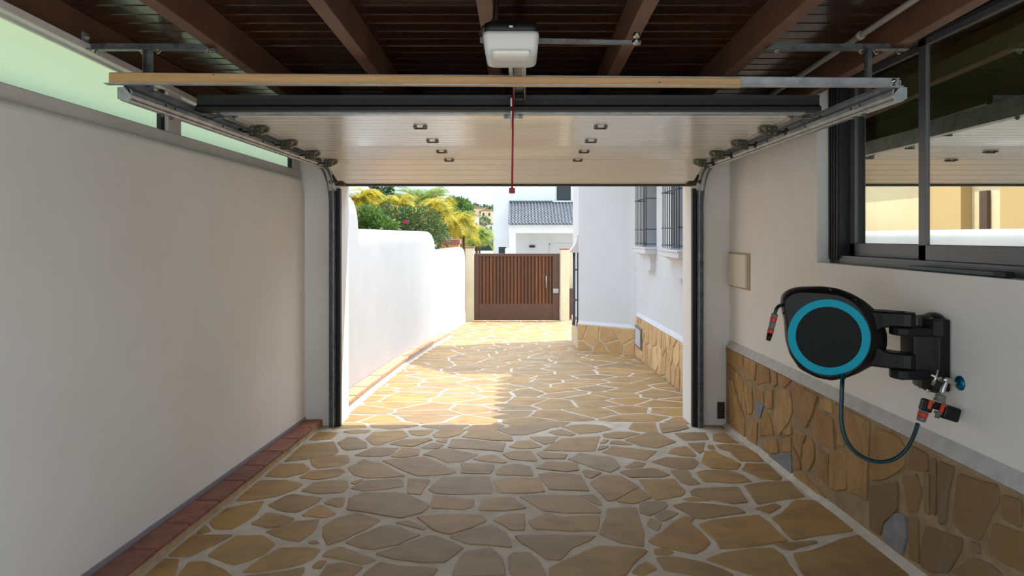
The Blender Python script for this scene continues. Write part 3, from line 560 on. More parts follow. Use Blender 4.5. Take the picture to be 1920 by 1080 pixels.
# ------------------------------------------------------------------ opener
op = thing('garage_door_opener', 'white garage door opener head with black top hung under the centre rafter', 'door opener', (-.03, 2.5, 2.17))
def lerp(a, c, t): return a+(c-a)*t
def rrect(cx, z, hw, y0, y1, r=.02, n=4):
    pts = []
    for (sx, sy, a0) in ((1, -1, -90), (1, 1, 0), (-1, 1, 90), (-1, -1, 180)):
        for k in range(n+1):
            a = math.radians(a0+90*k/n); cxx = cx+sx*(hw-r); cyy = (y0+r) if sy < 0 else (y1-r)
            pts.append((cxx+r*math.cos(a), cyy+r*math.sin(a), z))
    return pts
OX = -.030
b = MB(); b.rings([rrect(OX, 2.203, .060, 2.335, 2.40), rrect(OX, 2.199, .076, 2.315, 2.425), rrect(OX, 2.206, .083, 2.292, 2.44), rrect(OX, 2.216, .087, 2.277, 2.46), rrect(OX, 2.228, .089, 2.268, 2.47), rrect(OX, 2.268, .094, 2.262, 2.48), rrect(OX, 2.280, .092, 2.262, 2.48)], sm=True)
b.build('cover', M['plastic_white'], op)
b = MB(); b.rings([rrect(OX, 2.278, .090, 2.268, 2.48), rrect(OX, 2.312, .090, 2.272, 2.48), rrect(OX, 2.332, .07, 2.31, 2.47)], sm=True); b.build('top_housing', M['plastic_black'], op, label='black top housing')
b = MB(); b.rings([rrect(OX, 2.2185, .066, 2.2655, 2.31, .012), rrect(OX, 2.206, .064, 2.2760, 2.33, .012), rrect(OX, 2.200, .055, 2.295, 2.33, .012)], sm=True); b.build('lamp_lens', M['lens'], op)
b = MB(); b.box(OX-.006, OX+.006, 2.2605, 2.264, 2.292, 2.298); b.build('badge', M['plastic_white'], op)
b = MB(); z = 2.252; b.box(OX-.0, OX+.055, 2.47, 5.74, z+.018, z+.021); b.box(OX+.002, OX+.005, 2.5, 5.74, z-.012, z+.02); b.box(OX+.05, OX+.053, 2.5, 5.74, z-.012, z+.02)
b.build('rail', M['steel_dark'], op)
b = MB(); b.box(OX-.012, OX+.002, 2.48, 2.66, 2.222, 2.262); b.box(OX+.038, OX+.052, 2.48, 2.66, 2.222, 2.262); b.build('rail_clamp', M['steel'], op)
b = MB(); b.box(OX+.008, OX+.046, 3.18, 3.26, z-.01, z+.01); b.build('trolley', M['plastic_black'], op)
b = MB(); b.obox((OX-.012, 3.33, 2.20), [(1, 0, 0), (0, .35, -1), (0, 1, .35)], (.004, .075, .014)); b.box(OX-.05, OX+.045, 3.385, 3.40, 2.185, 2.197); bolt(b, (OX-.04, 3.385, 2.19), (0, -1, 0), .006); bolt(b, (OX+.035, 3.385, 2.19), (0, -1, 0), .006); b.build('door_arm', M['steel'], op)
rc = thing('release_cord', 'red emergency release cord hanging at the middle of the open door', 'cord', (-.03, 3.25, 1.8))
b = MB(); top = P(962, 166, 3.22); bot = P(960, 354, 3.22); b.tube([top, (top+bot)/2+Vector((.001, 0, 0)), bot], .0045, 6); b.build('cord', M['red'], rc)
b = MB(); b.box(bot.x-.014, bot.x+.014, 3.208, 3.232, bot.z-.022, bot.z+.004); b.build('pull_handle', M['red'], rc, bevel=.004)
br = thing('opener_brace', 'grey steel strap from the opener head to a rafter on its right', 'bracket', (.2, 2.45, 2.33))
b = MB(); b.prism([P(900, 69, 2.52), P(1202, 76, 2.52), P(1202, 82, 2.52), P(900, 78, 2.52)], (0, .02, 0)); b.build('strap', M['steel_dark'], br)
for px, py in ((1192, 79), (1193, 67)): b = MB(); bolt(b, P(px, py, 2.52), (0, -1, 0), .010); b.build('bolt', M['chrome'], br)
b = MB(); b.tube([P(899, 66, 2.35), P(905, 50, 2.35), P(918, 46, 2.36), P(925, 36, 2.42), P(928, 0, 2.5), P(929, -60, 2.5)], .004, 6)
b.build('power_cable', M['pipe'], label='thin black cable rising behind the opener head', cat='cable')
b = MB(); a0, a1 = P(1720, -4, 2.56), P(1440, 182, 4.10); d = (a1-a0); b.tube([a0-d*.3, a0, a1, a1+d*.5], .013, 10)
cdt = b.build('conduit_pipe', M['conduit'], label='grey conduit pipe running along under the roof planks on the right', cat='pipe')
for t in (.28, .75): b = MB(); b.tube([a0+d*t-d*.008, a0+d*t+d*.008], .019, 10); b.build('clip', M['conduit'], cdt)

# ------------------------------------------------------------------ hose reel
RO = Vector((1.325, 2.93, 1.16)); RA = math.radians(18)
RU = Vector((math.cos(RA), -math.sin(RA), 0)); RN = Vector((-math.sin(RA), -math.cos(RA), 0)); RZ = Vector((0, 0, 1))
def reel_uv(px, py, off=0.):
    d = Vector(((px-CX)/F, 1, -(py-CY)/F)); o = Vector((0, 0, EYE)); pl = RO+RN*off
    t = (pl-o).dot(RN)/d.dot(RN); q = o+d*t-RO; return (q.dot(RU), q.z)
def reel_pt(u, v, w=0.): return RO+RU*u+RZ*v+RN*w
def radial(poly, ang):
    d = (math.cos(ang), math.sin(ang)); best = .05
    for i in range(len(poly)):
        (ax, ay), (bx, by) = poly[i], poly[(i+1) % len(poly)]; ex, ey = bx-ax, by-ay
        den = d[0]*ey-d[1]*ex
        if abs(den) < 1e-9: continue
        t = (ax*ey-ay*ex)/den; s = (ax*d[1]-ay*d[0])/den
        if t > 0 and -1e-6 <= s <= 1+1e-6: best = max(best, t)
    return best
OUT = [reel_uv(*q) for q in [(1464,572),(1466,556),(1480,545),(1500,540),(1545,539),(1575,543),(1600,552),(1625,566),(1645,583),(1660,605),(1668,630),(1668,655),(1655,675),(1640,690),(1610,706),(1585,713),(1560,718),(1530,711),(1500,695),(1482,668),(1474,640),(1471,600)]]
FRO = [reel_uv(*q) for q in [(1470,575),(1471,562),(1483,551),(1502,547),(1545,549),(1575,553),(1597,563),(1615,580),(1630,605),(1637,632),(1632,660),(1617,685),(1592,704),(1560,710),(1535,706),(1508,692),(1490,668),(1480,640),(1476,605)]]
cu = reel_uv(1553, 632); N = 96
sh = lambda pl: [(a-cu[0], c-cu[1]) for a, c in pl]
ro, rf_ = [radial(sh(OUT), 2*math.pi*k/N) for k in range(N)], [radial(sh(FRO), 2*math.pi*k/N) for k in range(N)]
def smooth(r): return [(r[k-1]+4*r[k]+r[(k+1) % N])/6 for k in range(N)]
ro, rf_ = smooth(ro), smooth(rf_)
def rring(r, w, sc=1., add=0.): return [reel_pt(cu[0]+(r[k]*sc+add)*math.cos(2*math.pi*k/N), cu[1]+(r[k]*sc+add)*math.sin(2*math.pi*k/N), w) for k in range(N)]
reel = thing('hose_reel', 'black wall mounted garden hose reel with a turquoise ring', 'hose reel', (1.5, 2.93, .95))
mid = [(a+c*1)/2 for a, c in zip(ro, rf_)]
b = MB(); b.rings([rring(ro, -.175, .80), rring(ro, -.165, .93), rring(ro, -.13, .985), rring(ro, -.075), rring(ro, -.05, 1.), rring(mid, -.018, 1.0, .003), rring(rf_, -.004, 1.), rring(rf_, 0, 1., -.004)], sm=True)
b.build('housing', M['plastic_black'], reel)
def ringshape(r0, r1, w0, w1, n=56): 
    c0 = cu
    def rg(r, w): return [reel_pt(c0[0]+r*math.cos(2*math.pi*k/n), c0[1]+r*math.sin(2*math.pi*k/n), w) for k in range(n)]
    m_ = MB(); m_.rings([rg(r0, w0), rg(r0, w1), rg(r0+.003, w1+.001), rg(r1-.003, w1+.001), rg(r1, w1), rg(r1, w0)], cap=False, sm=False); return m_
ringshape(.130, .163, -.003, .003).build('ring', M['teal'], reel, label='turquoise ring around the front disc')
b = MB()
def rg(r, w, n=56): return [reel_pt(cu[0]+r*math.cos(2*math.pi*k/n), cu[1]+r*math.sin(2*math.pi*k/n), w) for k in range(n)]
b.rings([rg(.1295, -.003), rg(.1295, .001), rg(.127, .002), rg(.06, .0022), rg(.058, .0018), rg(.001, .0018)], sm=False); b.build('front_disc', M['plastic_black2'], reel)
# screw bosses on the rim
for px, py in ((1470, 588), (1473, 571), (1558, 544), (1558, 711), (1612, 694), (1604, 563)):
    u, v = reel_uv(px, py); b = MB(); b.lathe([(.006, -.06), (.006, -.016), (.004, -.012)], reel_pt(u, v), RN, 10); b.build('screw_boss', M['plastic_black'], reel)
# swing arms to the pivot
PV = Vector((1.600, 2.86, 0))
pvu = (PV-Vector((RO.x, RO.y, 0))).dot(RU)
for z0, z1, nm in ((1.221, 1.283, 0), (1.046, 1.112, 1)):
    us = pvu; b = MB(); rs = []
    for t, hw, ex in ((.11, .030, .060), (.16, .040, .046), (.185, .050, .026), (.21, .057, .010), (.235, .056, .002), (.26, .054, 0), (us-.03, .05, 0), (us, .048, 0), (us+.025, .042, 0), (us+.042, .026, 0), (us+.048, .006, 0)):
        c0 = Vector((RO.x, RO.y, 0))+RU*t-RN*.066*(1-max(0, (t-.2))/.15 if t > .2 else 1)-RN*.0
        za, zb = z0-ex*(nm == 0), z1+ex*(nm == 1)
        zb2, za2 = zb, za
        rs.append([c0+RN*hw+RZ*(za2+.006), c0+RN*(hw+.0)+RZ*(zb2-.006), c0+RN*(hw-.006)+RZ*zb2, c0-RN*(hw-.006)+RZ*zb2, c0-RN*hw+RZ*(zb2-.006), c0-RN*hw+RZ*(za2+.006), c0-RN*(hw-.006)+RZ*za2, c0+RN*(hw-.006)+RZ*za2])
    b.rings(rs, sm=False); b.build('swing_arm', M['plastic_black'], reel, bevel=.003)
# wall bracket with forks
b = MB()
def stadium(x0, x1, yc, hy, z, n=8):
    return [(x0-hy*math.sin(math.pi*k/n)*.9, yc+hy*math.cos(math.pi*k/n), z) for k in range(n+1)]+[(x1, yc-hy, z), (x1, yc+hy, z)]
for z0, z1 in ((1.187, 1.2205), (1.006, 1.0455)):
    b.rings([stadium(PV.x, 1.74, 2.865, .05, z0), stadium(PV.x, 1.74, 2.865, .05, z1)], sm=False)
b.rings([[(1.63, 2.83, 1.04), (1.63, 2.93, 1.04), (1.765, 2.99, 1.04), (1.765, 2.80, 1.04), (1.72, 2.795, 1.04), (1.70, 2.815, 1.04)], [(1.63, 2.83, 1.19), (1.63, 2.93, 1.19), (1.765, 2.99, 1.19), (1.765, 2.80, 1.19), (1.72, 2.795, 1.19), (1.70, 2.815, 1.19)]], sm=False)
cc = [(1.765, 2.985)]+[(1.735-.052*math.sin(a), 2.89-.092*math.cos(a)) for a in [math.pi*(1-k/10) for k in range(11)]]+[(1.765, 2.798)]
b.rings([[(x, y, z) for x, y in cc] for z in (.962, 1.258)], sm=False)
b.build('bracket', M['plastic_black'], reel, bevel=.006)
b = MB(); pts = []
for k in range(13):
    a = math.pi*k/12; pts.append((2.895+.085*math.cos(a), 1.215+.062*math.sin(a)))
for k in range(13):
    a = math.pi+math.pi*k/12; pts.append((2.895+.085*math.cos(a), 1.0+.062*math.sin(a)))
b.prism([(1.769, y, z) for y, z in pts], (-.028, 0, 0)); 
b.prism([(1.742, 2.895+(y-2.895)*.82, 1.107+(z-1.107)*.95) for y, z in pts], (-.03, 0, 0))
b.build('wall_plate', M['plastic_black'], reel, bevel=.006)
for y, z in ((2.845, 1.252), (2.95, 1.25), (2.92, .958), (2.86, .955)): b = MB(); b.lathe([(.009, 0), (.008, .005), (.004, .006)], (1.712, y, z), (-1, 0, 0), 8); b.build('wall_screw', M['chrome'], reel)
for z0, z1 in ((1.0, 1.1), (1.19, 1.2855)): b = MB(); b.tube([(PV.x, PV.y, z0), (PV.x, PV.y, z1)], .012, 12); b.build('pivot_pin', M['plastic_black2'], reel)
for z in (1.25, 1.08):
    b = MB(); u = pvu-.035; b.lathe([(.004, 0), (.004, .003)], Vector((RO.x, RO.y, z))+RU*u+RN*.040, RN, 8); b.build('arm_screw', M['plastic_black2'], reel)
b = MB(); u, v = reel_uv(1580, 706); b.lathe([(.014, -.03), (.014, .004), (.010, .006)], reel_pt(u, v), RN, 12); b.build('hose_inlet', M['plastic_black2'], reel)
# hose
def catmull(pts, k=6):
    o = []; n = len(pts)
    for i in range(n-1):
        p0, p1, p2, p3 = pts[max(i-1, 0)], pts[i], pts[i+1], pts[min(i+2, n-1)]
        for j in range(k):
            t = j/k; o.append(.5*((2*p1)+(p2-p0)*t+(2*p0-5*p1+4*p2-p3)*t*t+(3*p1-p0-3*p2+p3)*t**3))
    o.append(pts[-1]); return o
hp = [(1580, 700), (1579, 720), (1578, 750), (1577, 782), (1583, 815), (1599, 843), (1624, 860), (1650, 866), (1678, 860), (1700, 841), (1713, 817), (1721, 794)]
hpts = [P(px, py, 2.84+(2.735-2.84)*i/11) for i, (px, py) in enumerate(hp)]
hpts[0] = reel_pt(*reel_uv(1580, 703), .006)
b = MB(); b.tube(catmull(hpts), .0088, 12, mfun=lambda j, i: 1 if i in (0, 4, 8) else 0)
b.build('garden_hose', [M['hose'], M['hose_teal']], label='dark teal striped hose looping from the reel to the tap', cat='hose')
# nozzle hanging from the left side of the reel
n0, n1 = P(1453, 588, 2.96), P(1440, 640, 2.95); ax = (n1-n0).normalized(); L = (n1-n0).length
nz = thing('spray_nozzle', 'black and orange spray nozzle hanging from the left side of the reel', 'nozzle', n1)
b = MB(); b.tube(catmull([P(1470, 572, 3.0), P(1462, 573, 2.97), P(1456, 579, 2.96), n0]), .0075, 8); b.build('hose_tail', M['hose'], nz)
for nm, m, pr in (('collar', 'grey_plastic', [(.010, 0), (.014, .002), (.014, .016), (.012, .018)]), ('grip_ring', 'orange', [(.013, .018), (.0145, .02), (.014, .034), (.013, .036)]), ('barrel', 'grey_plastic', [(.013, .036), (.0135, .045), (.0125, .07)]), ('adjusting_ring', 'orange', [(.0125, .07), (.0142, .072), (.0135, .086), (.012, .088)]), ('tip', 'plastic_black', [(.012, .088), (.011, .112), (.008, .121)])):
    b = MB(); b.lathe(pr, n0, ax, 14); b.build(nm, M[m], nz)
# tap
TY = 2.742
tp = thing('water_tap', 'chrome wall tap on a blue rosette below the hose reel bracket', 'tap', (1.77, TY, .96))
b = MB(); b.lathe([(.030, 0), (.028, .006), (.014, .010)], (1.7695, TY, 1.010), (-1, 0, 0), 18); b.build('rosette', M['tap_blue'], tp, label='blue metal rosette')
b = MB(); b.tube([(1.765, TY, 1.010), (1.74, TY, 1.012), (1.715, TY-.004, 1.022), (1.692, TY-.006, 1.028)], [.010, .010, .011, .012], 12)
b.tube(catmull([Vector((1.712, TY-.004, 1.022)), Vector((1.700, TY-.005, .998)), Vector((1.692, TY-.006, .972))]), .010, 12); b.build('body', M['chrome'], tp)
b = MB(); b.tube([(1.694, TY-.006, 1.028), (1.672, TY-.010, 1.034)], .007, 10)
b.tube([(1.668, TY-.012, 1.066), (1.662, TY-.012, 1.035), (1.650, TY-.012, 1.004)], .006, 8); b.tube([(1.642, TY-.012, 1.048), (1.688, TY-.012, 1.022)], .006, 8); b.build('cross_handle', M['chrome'], tp)
# splitter with shut-off valves and connectors
sp = thing('tap_splitter', 'black two way splitter with red levers screwed under the tap', 'tap splitter', (1.66, TY, .86))
dn = Vector((-.30, 0, -1)).normalized(); sd_ = Vector((1, 0, -.30)).normalized(); c0 = Vector((1.687, TY-.006, .962))
b = MB(); b.lathe([(.016, -.004), (.020, 0), (.020, .012), (.018, .014), (.022, .016), (.022, .026)], c0, dn, 12); b.build('union_nut', M['grey_plastic'], sp)
c1 = c0+dn*.045
b = MB(); b.obox(c1-sd_*.012, [sd_, dn, (0, 1, 0)], (.050, .015, .017)); b.obox(c1-sd_*.045+dn*.010, [sd_, dn, (0, 1, 0)], (.019, .024, .019)); b.build('manifold', M['plastic_black'], sp, bevel=.006)
b = MB(); b.obox(c1+sd_*.052+dn*.012, [sd_, dn, (0, 1, 0)], (.034, .028, .022)); b.build('timer_box', M['plastic_black'], sp, bevel=.008)
for k, q in enumerate((-.046, .004)):
    b = MB(); o_ = c1+sd_*q+Vector((0, -.022, 0)); b.obox(o_+dn*.002, [sd_, dn, (0, 1, 0)], (.007, .017, .004)); b.obox(o_-dn*.012+sd_*.004, [sd_, dn, (0, 1, 0)], (.010, .004, .005)); b.build('lever', M['orange'], sp, bevel=.002, label='orange red shut off lever')
c2 = c1-sd_*.048+dn*.030
b = MB(); b.lathe([(.015, 0), (.018, .003), (.018, .010)], c2, dn, 12); b.lathe([(.016, .030), (.018, .034), (.017, .045), (.012, .048)], c2, dn, 12); b.build('connector_collar', M['grey_plastic'], sp)
b = MB(); b.lathe([(.0185, .010), (.020, .016), (.018, .030)], c2, dn, 12); b.build('quick_connector', M['orange'], sp, label='orange quick connector')
b = MB(); b.lathe([(.015, 0), (.015, .010), (.009, .012), (.009, .026)], c1+sd_*.010+dn*.020, dn, 12); b.build('spare_outlet', M['grey_plastic'], sp)
# cream cover plate near the corner and small vent on the pier
a, c = on_x(1370, 477, RWU), on_x(1407, 543, RWU)
cv = thing('cover_plate', 'cream square cover plate on the right wall near the door track', 'cover plate', (RWU, (a.y+c.y)/2, 1.19))
b = MB(); b.box(RWU-.028, RWU-.001, 5.285, 5.73, 1.195, 1.455); b.build('lid', M['cream_box'], cv, bevel=.006)
b = MB(); b.box(RWU-.012, RWU-.001, 5.25, 5.752, 1.182, 1.468); b.build('frame', M['edge_brown'], cv, bevel=.003)
vt = thing('vent_grille', 'small brown vent grille low in the corner beside the right track', 'vent', (1.70, 5.765, .03))
b = MB(); b.box(1.665, 1.728, 5.757, 5.769, .06, .20); b.build('frame', M['gate'], vt, bevel=.002)
for k in range(5): b = MB(); b.box(1.673, 1.720, 5.752, 5.758, .075+.024*k, .085+.024*k); b.build('slat', M['seal'], vt)

# ------------------------------------------------------------------ OUTSIDE: white boundary wall on the left with curb
def ztop(y):
    R = .24
    def end(y, ye, z, R): 
        d = y-(ye-R); return z if d <= 0 else z-R+math.sqrt(max(R*R-d*d, 0))
    if y <= 7.42: return end(y, 7.42, 2.04, .22)
    if y <= 12.3: return end(y, 12.3, 1.685, .30)
    return end(y, 16.2, 1.345, .2)
ysm = []
y = 6.08
while y < 16.2: ysm.append(y); y += .16
for e in (7.42, 12.3, 16.2):
    ysm += [e-.30+.30*math.sin(k/10*math.pi/2) for k in range(11)]+[e-.22+.22*math.sin(k/9*math.pi/2) for k in range(10)]
ysm += [7.421, 12.301]; ysm = sorted(set(round(q, 4) for q in ysm if 6.08 <= q <= 16.2))
rs = []
for y in ysm:
    x, z, T, R = wall_x(y), ztop(y), .30, .11
    wob = .004*math.sin(y*2.1)+.002*math.sin(y*5.3)
    R = min(R, max(.02, (z-zf(y))*.3))
    pr = [(x, zf(y)-.1), (x, zf(y)-.09), (x+wob*.4, lerp(zf(y), z, .3)), (x+wob, z-R*1.9), (x+wob, z-R*1.7), (x+wob-.004, z-R*1.2), (x+wob-.008, z-R*.9)]+[(x+wob-.008-R+R*math.cos(a), z-R+R*math.sin(a)) for a in [k/6*math.pi/2 for k in range(1, 7)]]+[(x-T+R, z), (x-T+R*.3, z-R*.3), (x-T, z-R), (x-T, z-R*1.3), (x-T, zf(y)-.09), (x-T, zf(y)-.1)]
    rs.append([(a, y, c) for a, c in pr])
b = MB(); b.rings(rs, sm=True); bw = b.build('boundary_wall', M['plaster_wall'], kind='structure')
b = MB(); rs = []
for k in range(60):
    y = 6.1+k*(12.95-6.1)/59; x = wall_x(y)+.012
    rs.append([(x-.03, y, zf(y)-.02), (x+.13, y, zf(y)-.02), (x+.125, y, zf(y)+.05), (x-.03, y, zf(y)+.05)])
b.rings(rs, sm=False); cb = b.build('curb', M['chamfer'], kind='structure')
y = 6.2
while y < 12.9:
    y1 = min(y+.235, 12.95); m0, m1 = wall_x(y), wall_x(y1); t = MB(); h = .082+random.uniform(-.003, .003)
    t.add([(m0+.005, y, zf(y)+.045), (m0+.155, y, zf(y)+.045), (m1+.155, y1, zf(y1)+.045), (m1+.005, y1, zf(y1)+.045), (m0+.005, y, zf(y)+h), (m0+.155, y, zf(y)+h), (m1+.155, y1, zf(y1)+h), (m1+.005, y1, zf(y1)+h)],
          [(0, 3, 2, 1), (4, 5, 6, 7), (0, 1, 5, 4), (1, 2, 6, 5), (2, 3, 7, 6), (3, 0, 4, 7)])
    t.build('brick', M['brick_out'], cb, bevel=.006); y = y1+.010

# ------------------------------------------------------------------ OUTSIDE: house wing on the right
XR = 1.74
wins = [(6.87, 7.86, 1.46, 2.75), (8.70, 9.66, 1.46, 2.75)]
b = MB(); b.box(XR, 2.4, 6.07, 10.6, -.4, 1.46); b.box(XR, 2.4, 6.07, 10.6, 2.75, 3.1)
for y0, y1 in ((6.07, 6.87), (7.86, 8.70), (9.66, 10.6)): b.box(XR, 2.4, y0, y1, 1.46, 2.75)
b.box(XR+.26, 2.4, 6.8, 9.7, 1.46, 2.75)
hw_ = b.build('wall_outer_right', M['plaster_out'], kind='structure')
FP = [(.951, 11.07), (1.655, 10.28), (1.76, 10.12), (3.0, 10.2), (3.0, 12.3), (.951, 12.3)]
b = MB(); b.prism([(x, y, -.5) for x, y in FP], (0, 0, 3.6)); 
# gable wall under the roof ridge
b.prism([(.951, 11.07, 3.1), (.951, 12.3, 3.1), (.951, 12.25, 4.65), (.951, 10.7, 4.9)], (2.05, 0, 0))
blk = b.build('wall_tower', M['plaster_out'], kind='structure')
# tiled eaves over the side wall: scalloped edge that throws the scalloped shadow
def eave(name, x_e, y0, y1, z_e, x_in, z_in, pitch):
    b = MB(); n = int((y1-y0)/pitch)
    for k in range(n):
        yc = y0+(k+.5)*pitch; rs = []
        for t in (0, 1):
            x, z = lerp(x_e, x_in, t), lerp(z_e, z_in, t)
            rs.append([(x, yc+pitch*.5*math.cos(a), z+.07*math.sin(a)) for a in [j/8*math.pi for j in range(9)]]+[(x+.0, yc-pitch*.5, z-.0), ])
        rs[0] = [(q[0]+(.07*(1-math.cos(math.pi*(0)) )), q[1], q[2]) for q in rs[0]]
        rs.insert(0, [(x_e-.12+.12*abs((q[1]-yc)/(pitch*.5))**1.6, q[1], q[2]-.01) for q in rs[0]])
        b.rings(rs, sm=True)
    return b.build(name, M['roof_tile'], hw_, kind='stuff')
eave('roof_tiles', 1.245, 6.2, 9.06, 3.0, 2.6, 3.75, .262)
b = MB(); b.prism([(1.30, 6.08, 2.97), (2.6, 6.08, 3.70), (2.6, 9.06, 3.70), (1.30, 9.06, 2.97)], (0, 0, .05)); b.build('eave_board', M['plaster_out'], hw_)
# steep tiled roof of the tower block, stepped tile ends along its left verge
b = MB(); E1, R1, E2 = Vector((.70, 9.02, 3.0)), Vector((.70, 10.58, 5.0)), Vector((.70, 12.30, 4.72))
k = 9
for i in range(k):
    p0, p1 = E1.lerp(R1, i/k), E1.lerp(R1, (i+1)/k)
    b.prism([(.66, p0.y, p0.z), (.66, p1.y+.05, p1.z), (3.2, p1.y+.05, p1.z), (3.2, p0.y, p0.z)], (0, 0, .06)); b.box(.63+.02*(i % 2), .75, p0.y, p1.y-.05, p0.z-.02, p1.z+.02)
b.prism([R1, E2, E2+Vector((2.5, 0, 0)), R1+Vector((2.5, 0, 0))], (0, 0, .07)); b.build('tower_roof', M['roof_tile'], blk)
b = MB(); b.prism([(1.2, 9.03, 2.98), (1.2, 10.62, 3.2), (3, 10.62, 3.2), (3, 9.03, 2.98)], (0, 0, .05)); b.build('eave_board', M['plaster_out'], blk)
# stone bases outside
random.seed(5)
def zo(y): return .4785-.0172*(y-7.25)
b = MB(); b.prism([(XR-.022, 6.08, zf(6.08)-.05), (XR-.022, 10.12, zf(10.12)-.05), (XR-.022, 10.12, zo(10.12)), (XR-.022, 6.08, zo(6.08))], (.03, 0, 0)); sb = b.build('stone_base', M['mortar_out'], kind='structure')
cl = voronoi([(x, y) for y, x in seeds_rows(-.3, .6, 6.1, 10.3, .30, .155)] if False else [(v, u) for u, v in seeds_rows(-.30, .60, 6.1, 10.25, .30, .25)], [(6.1, -.3), (10.1, -.3), (10.1, .5), (6.1, .5)], .010, 1.25, 1.2)
for q in cl:
    q = clip_half(q, .0172, 1, .4785+.0172*7.25-.008); q = clip_half(q, -.0422, -1, -.2435-.015)
    if len(q) < 3 or abs(poly_area(q)) < .0015: continue
    stone(q, fclad(XR-.028), .010, 'stone', M['slate'] if random.random() < .04 else M['clad_out'], sb, jit=.010)
b = MB(); b.prism([(XR-.03, 6.08, zo(6.08)), (XR+.001, 6.08, zo(6.08)), (XR+.001, 6.08, zo(6.08)+.055)], (0, 4.04, zo(10.12)-zo(6.08))); b.build('trim_5', M['plaster_out'], kind='structure')
FA, FB = Vector((.951, 11.07, 0)), Vector((1.75, 10.17, 0)); fu = (FB-FA).normalized(); fn_ = Vector((fu.y, -fu.x, 0)); fn_ = fn_ if fn_.y < 0 else -fn_; FL = (FB-FA).length
b = MB(); zt0, zt1 = .185, .225
b.add([FA+fn_*.025+RZ*-.4, FB+fn_*.025+RZ*-.4, FB+fn_*.025+RZ*zt1, FA+fn_*.025+RZ*zt0, FA+Vector((-.025, 1.2, -.4)), FA+Vector((-.025, 1.2, zt0)), FA+fn_*-.02+RZ*zt0, FB+fn_*-.02+RZ*zt1, FA+Vector((.02, 1.2, zt0))], [(0, 1, 2, 3), (0, 3, 5, 4), (3, 2, 7, 6), (3, 6, 8, 5)])
tb = b.build('tower_stone_base', M['mortar_out'], kind='structure')
ftw = lambda a, c, h: FA+fu*a+fn_*(.022+h)+RZ*c
cl = voronoi([(u, v) for u, v in seeds_rows(0, FL, -.26, .24, .34, .25)], [(.01, -.25), (FL-.03, -.25), (FL-.03, .21), (.01, .18)], .012, .9, 1.2)
for k, q in enumerate(cl): stone(q, ftw, .012, 'stone', M['clad_out'], tb, jit=.008)
b = MB(); b.add([FA+fn_*.025+RZ*zt0, FB+fn_*.025+RZ*zt1, FB+RZ*(zt1+.05), FA+RZ*(zt0+.05)], [(0, 1, 2, 3)]); b.build('trim_6', M['plaster_out'], kind='structure')
# meter box let into the stone base
mb_ = MB(); mb_.box(XR-.05, XR-.02, 9.55, 10.05, .0, .30); mbx = mb_.build('meter_box', M['grey_plastic'], bevel=.006, label='pale grey meter box at the corner of the outside stone base', cat='meter box')
mb_ = MB(); mb_.box(XR-.056, XR-.049, 9.60, 10.0, .03, .27); mb_.build('lid', mat('pale_grey_lid', C(190, 196, 202), .5), mbx, bevel=.004)
# window grilles with moulded sills
def sill(y0, y1, label):
    t = thing('window_sill', label, 'window sill', (XR, (y0+y1)/2, 1.1), 'moulded sills outside')
    b = MB(); b.box(XR-.15, XR+.24, y0-.03, y1+.03, 1.375, 1.445); b.box(XR-.16, XR+.0, y0-.045, y1+.045, 1.435, 1.458); b.build('slab', M['plaster_out'], t, bevel=.006)
    rs = []
    for k in range(11):
        a = k/10*math.pi/2; g = 1-math.sin(a); z = 1.376-.12*(1-math.cos(a))     # concave sweep from slab to foot
        d = lerp(.065, .145, g); e0 = lerp(.05, -.02, g); e1 = lerp(.40, -.02, g)
        rs.append([(XR+.01, y0+e0, z), (XR-d, y0+e0, z), (XR-d, y1-e1, z), (XR+.01, y1-e1, z)])
    rs.append([(q[0], q[1], 1.16) for q in rs[-1]])
    b = MB(); b.rings(rs, sm=False); b.build('corbel', M['plaster_out'], t)
def grille(y0, y1, z0, z1, label):
    t = thing('window_grille', label, 'window grille', (XR-.1, (y0+y1)/2, z0), 'grey window grilles outside')
    xg = XR-.115; n = 8
    for k in range(n):
        y = lerp(y0, y1, k/(n-1)); b = MB(); b.tube([(xg, y, z0), (xg, y, z1)], .0055, 6); b.build('bar', M['iron'], t)
    for z in (z0+.03, z0+.22, z0+.62, z0+1.02):
        b = MB(); b.box(xg-.016, xg+.016, y0-.02, y1+.02, z-.005, z+.005); b.box(xg-.012, XR+.02, y0-.024, y0-.012, z-.005, z+.005); b.box(xg-.012, XR+.02, y1+.012, y1+.024, z-.005, z+.005); b.build('cross_bar', M['iron'], t)
for (y0, y1, z0, z1), nm in zip(wins, ('nearer', 'farther')):
    sill(y0+.02, y1-.02, nm+' moulded white sill below a barred window on the outside wall')
    grille(y0+.10, y1-.10, 1.47, 2.72, nm+' grey iron bar grille over an outside window')
    b = MB(); b.box(XR+.235, XR+.262, y0+.02, y1-.02, 1.48, 2.73); wn = b.build('window_3' if nm == 'nearer' else 'window_4', M['alu_dark'], kind='structure')
    b = MB(); b.box(XR+.225, XR+.236, y0+.08, y1-.08, 1.54, 2.67); b.build('pane', M['dark_glass'], wn)
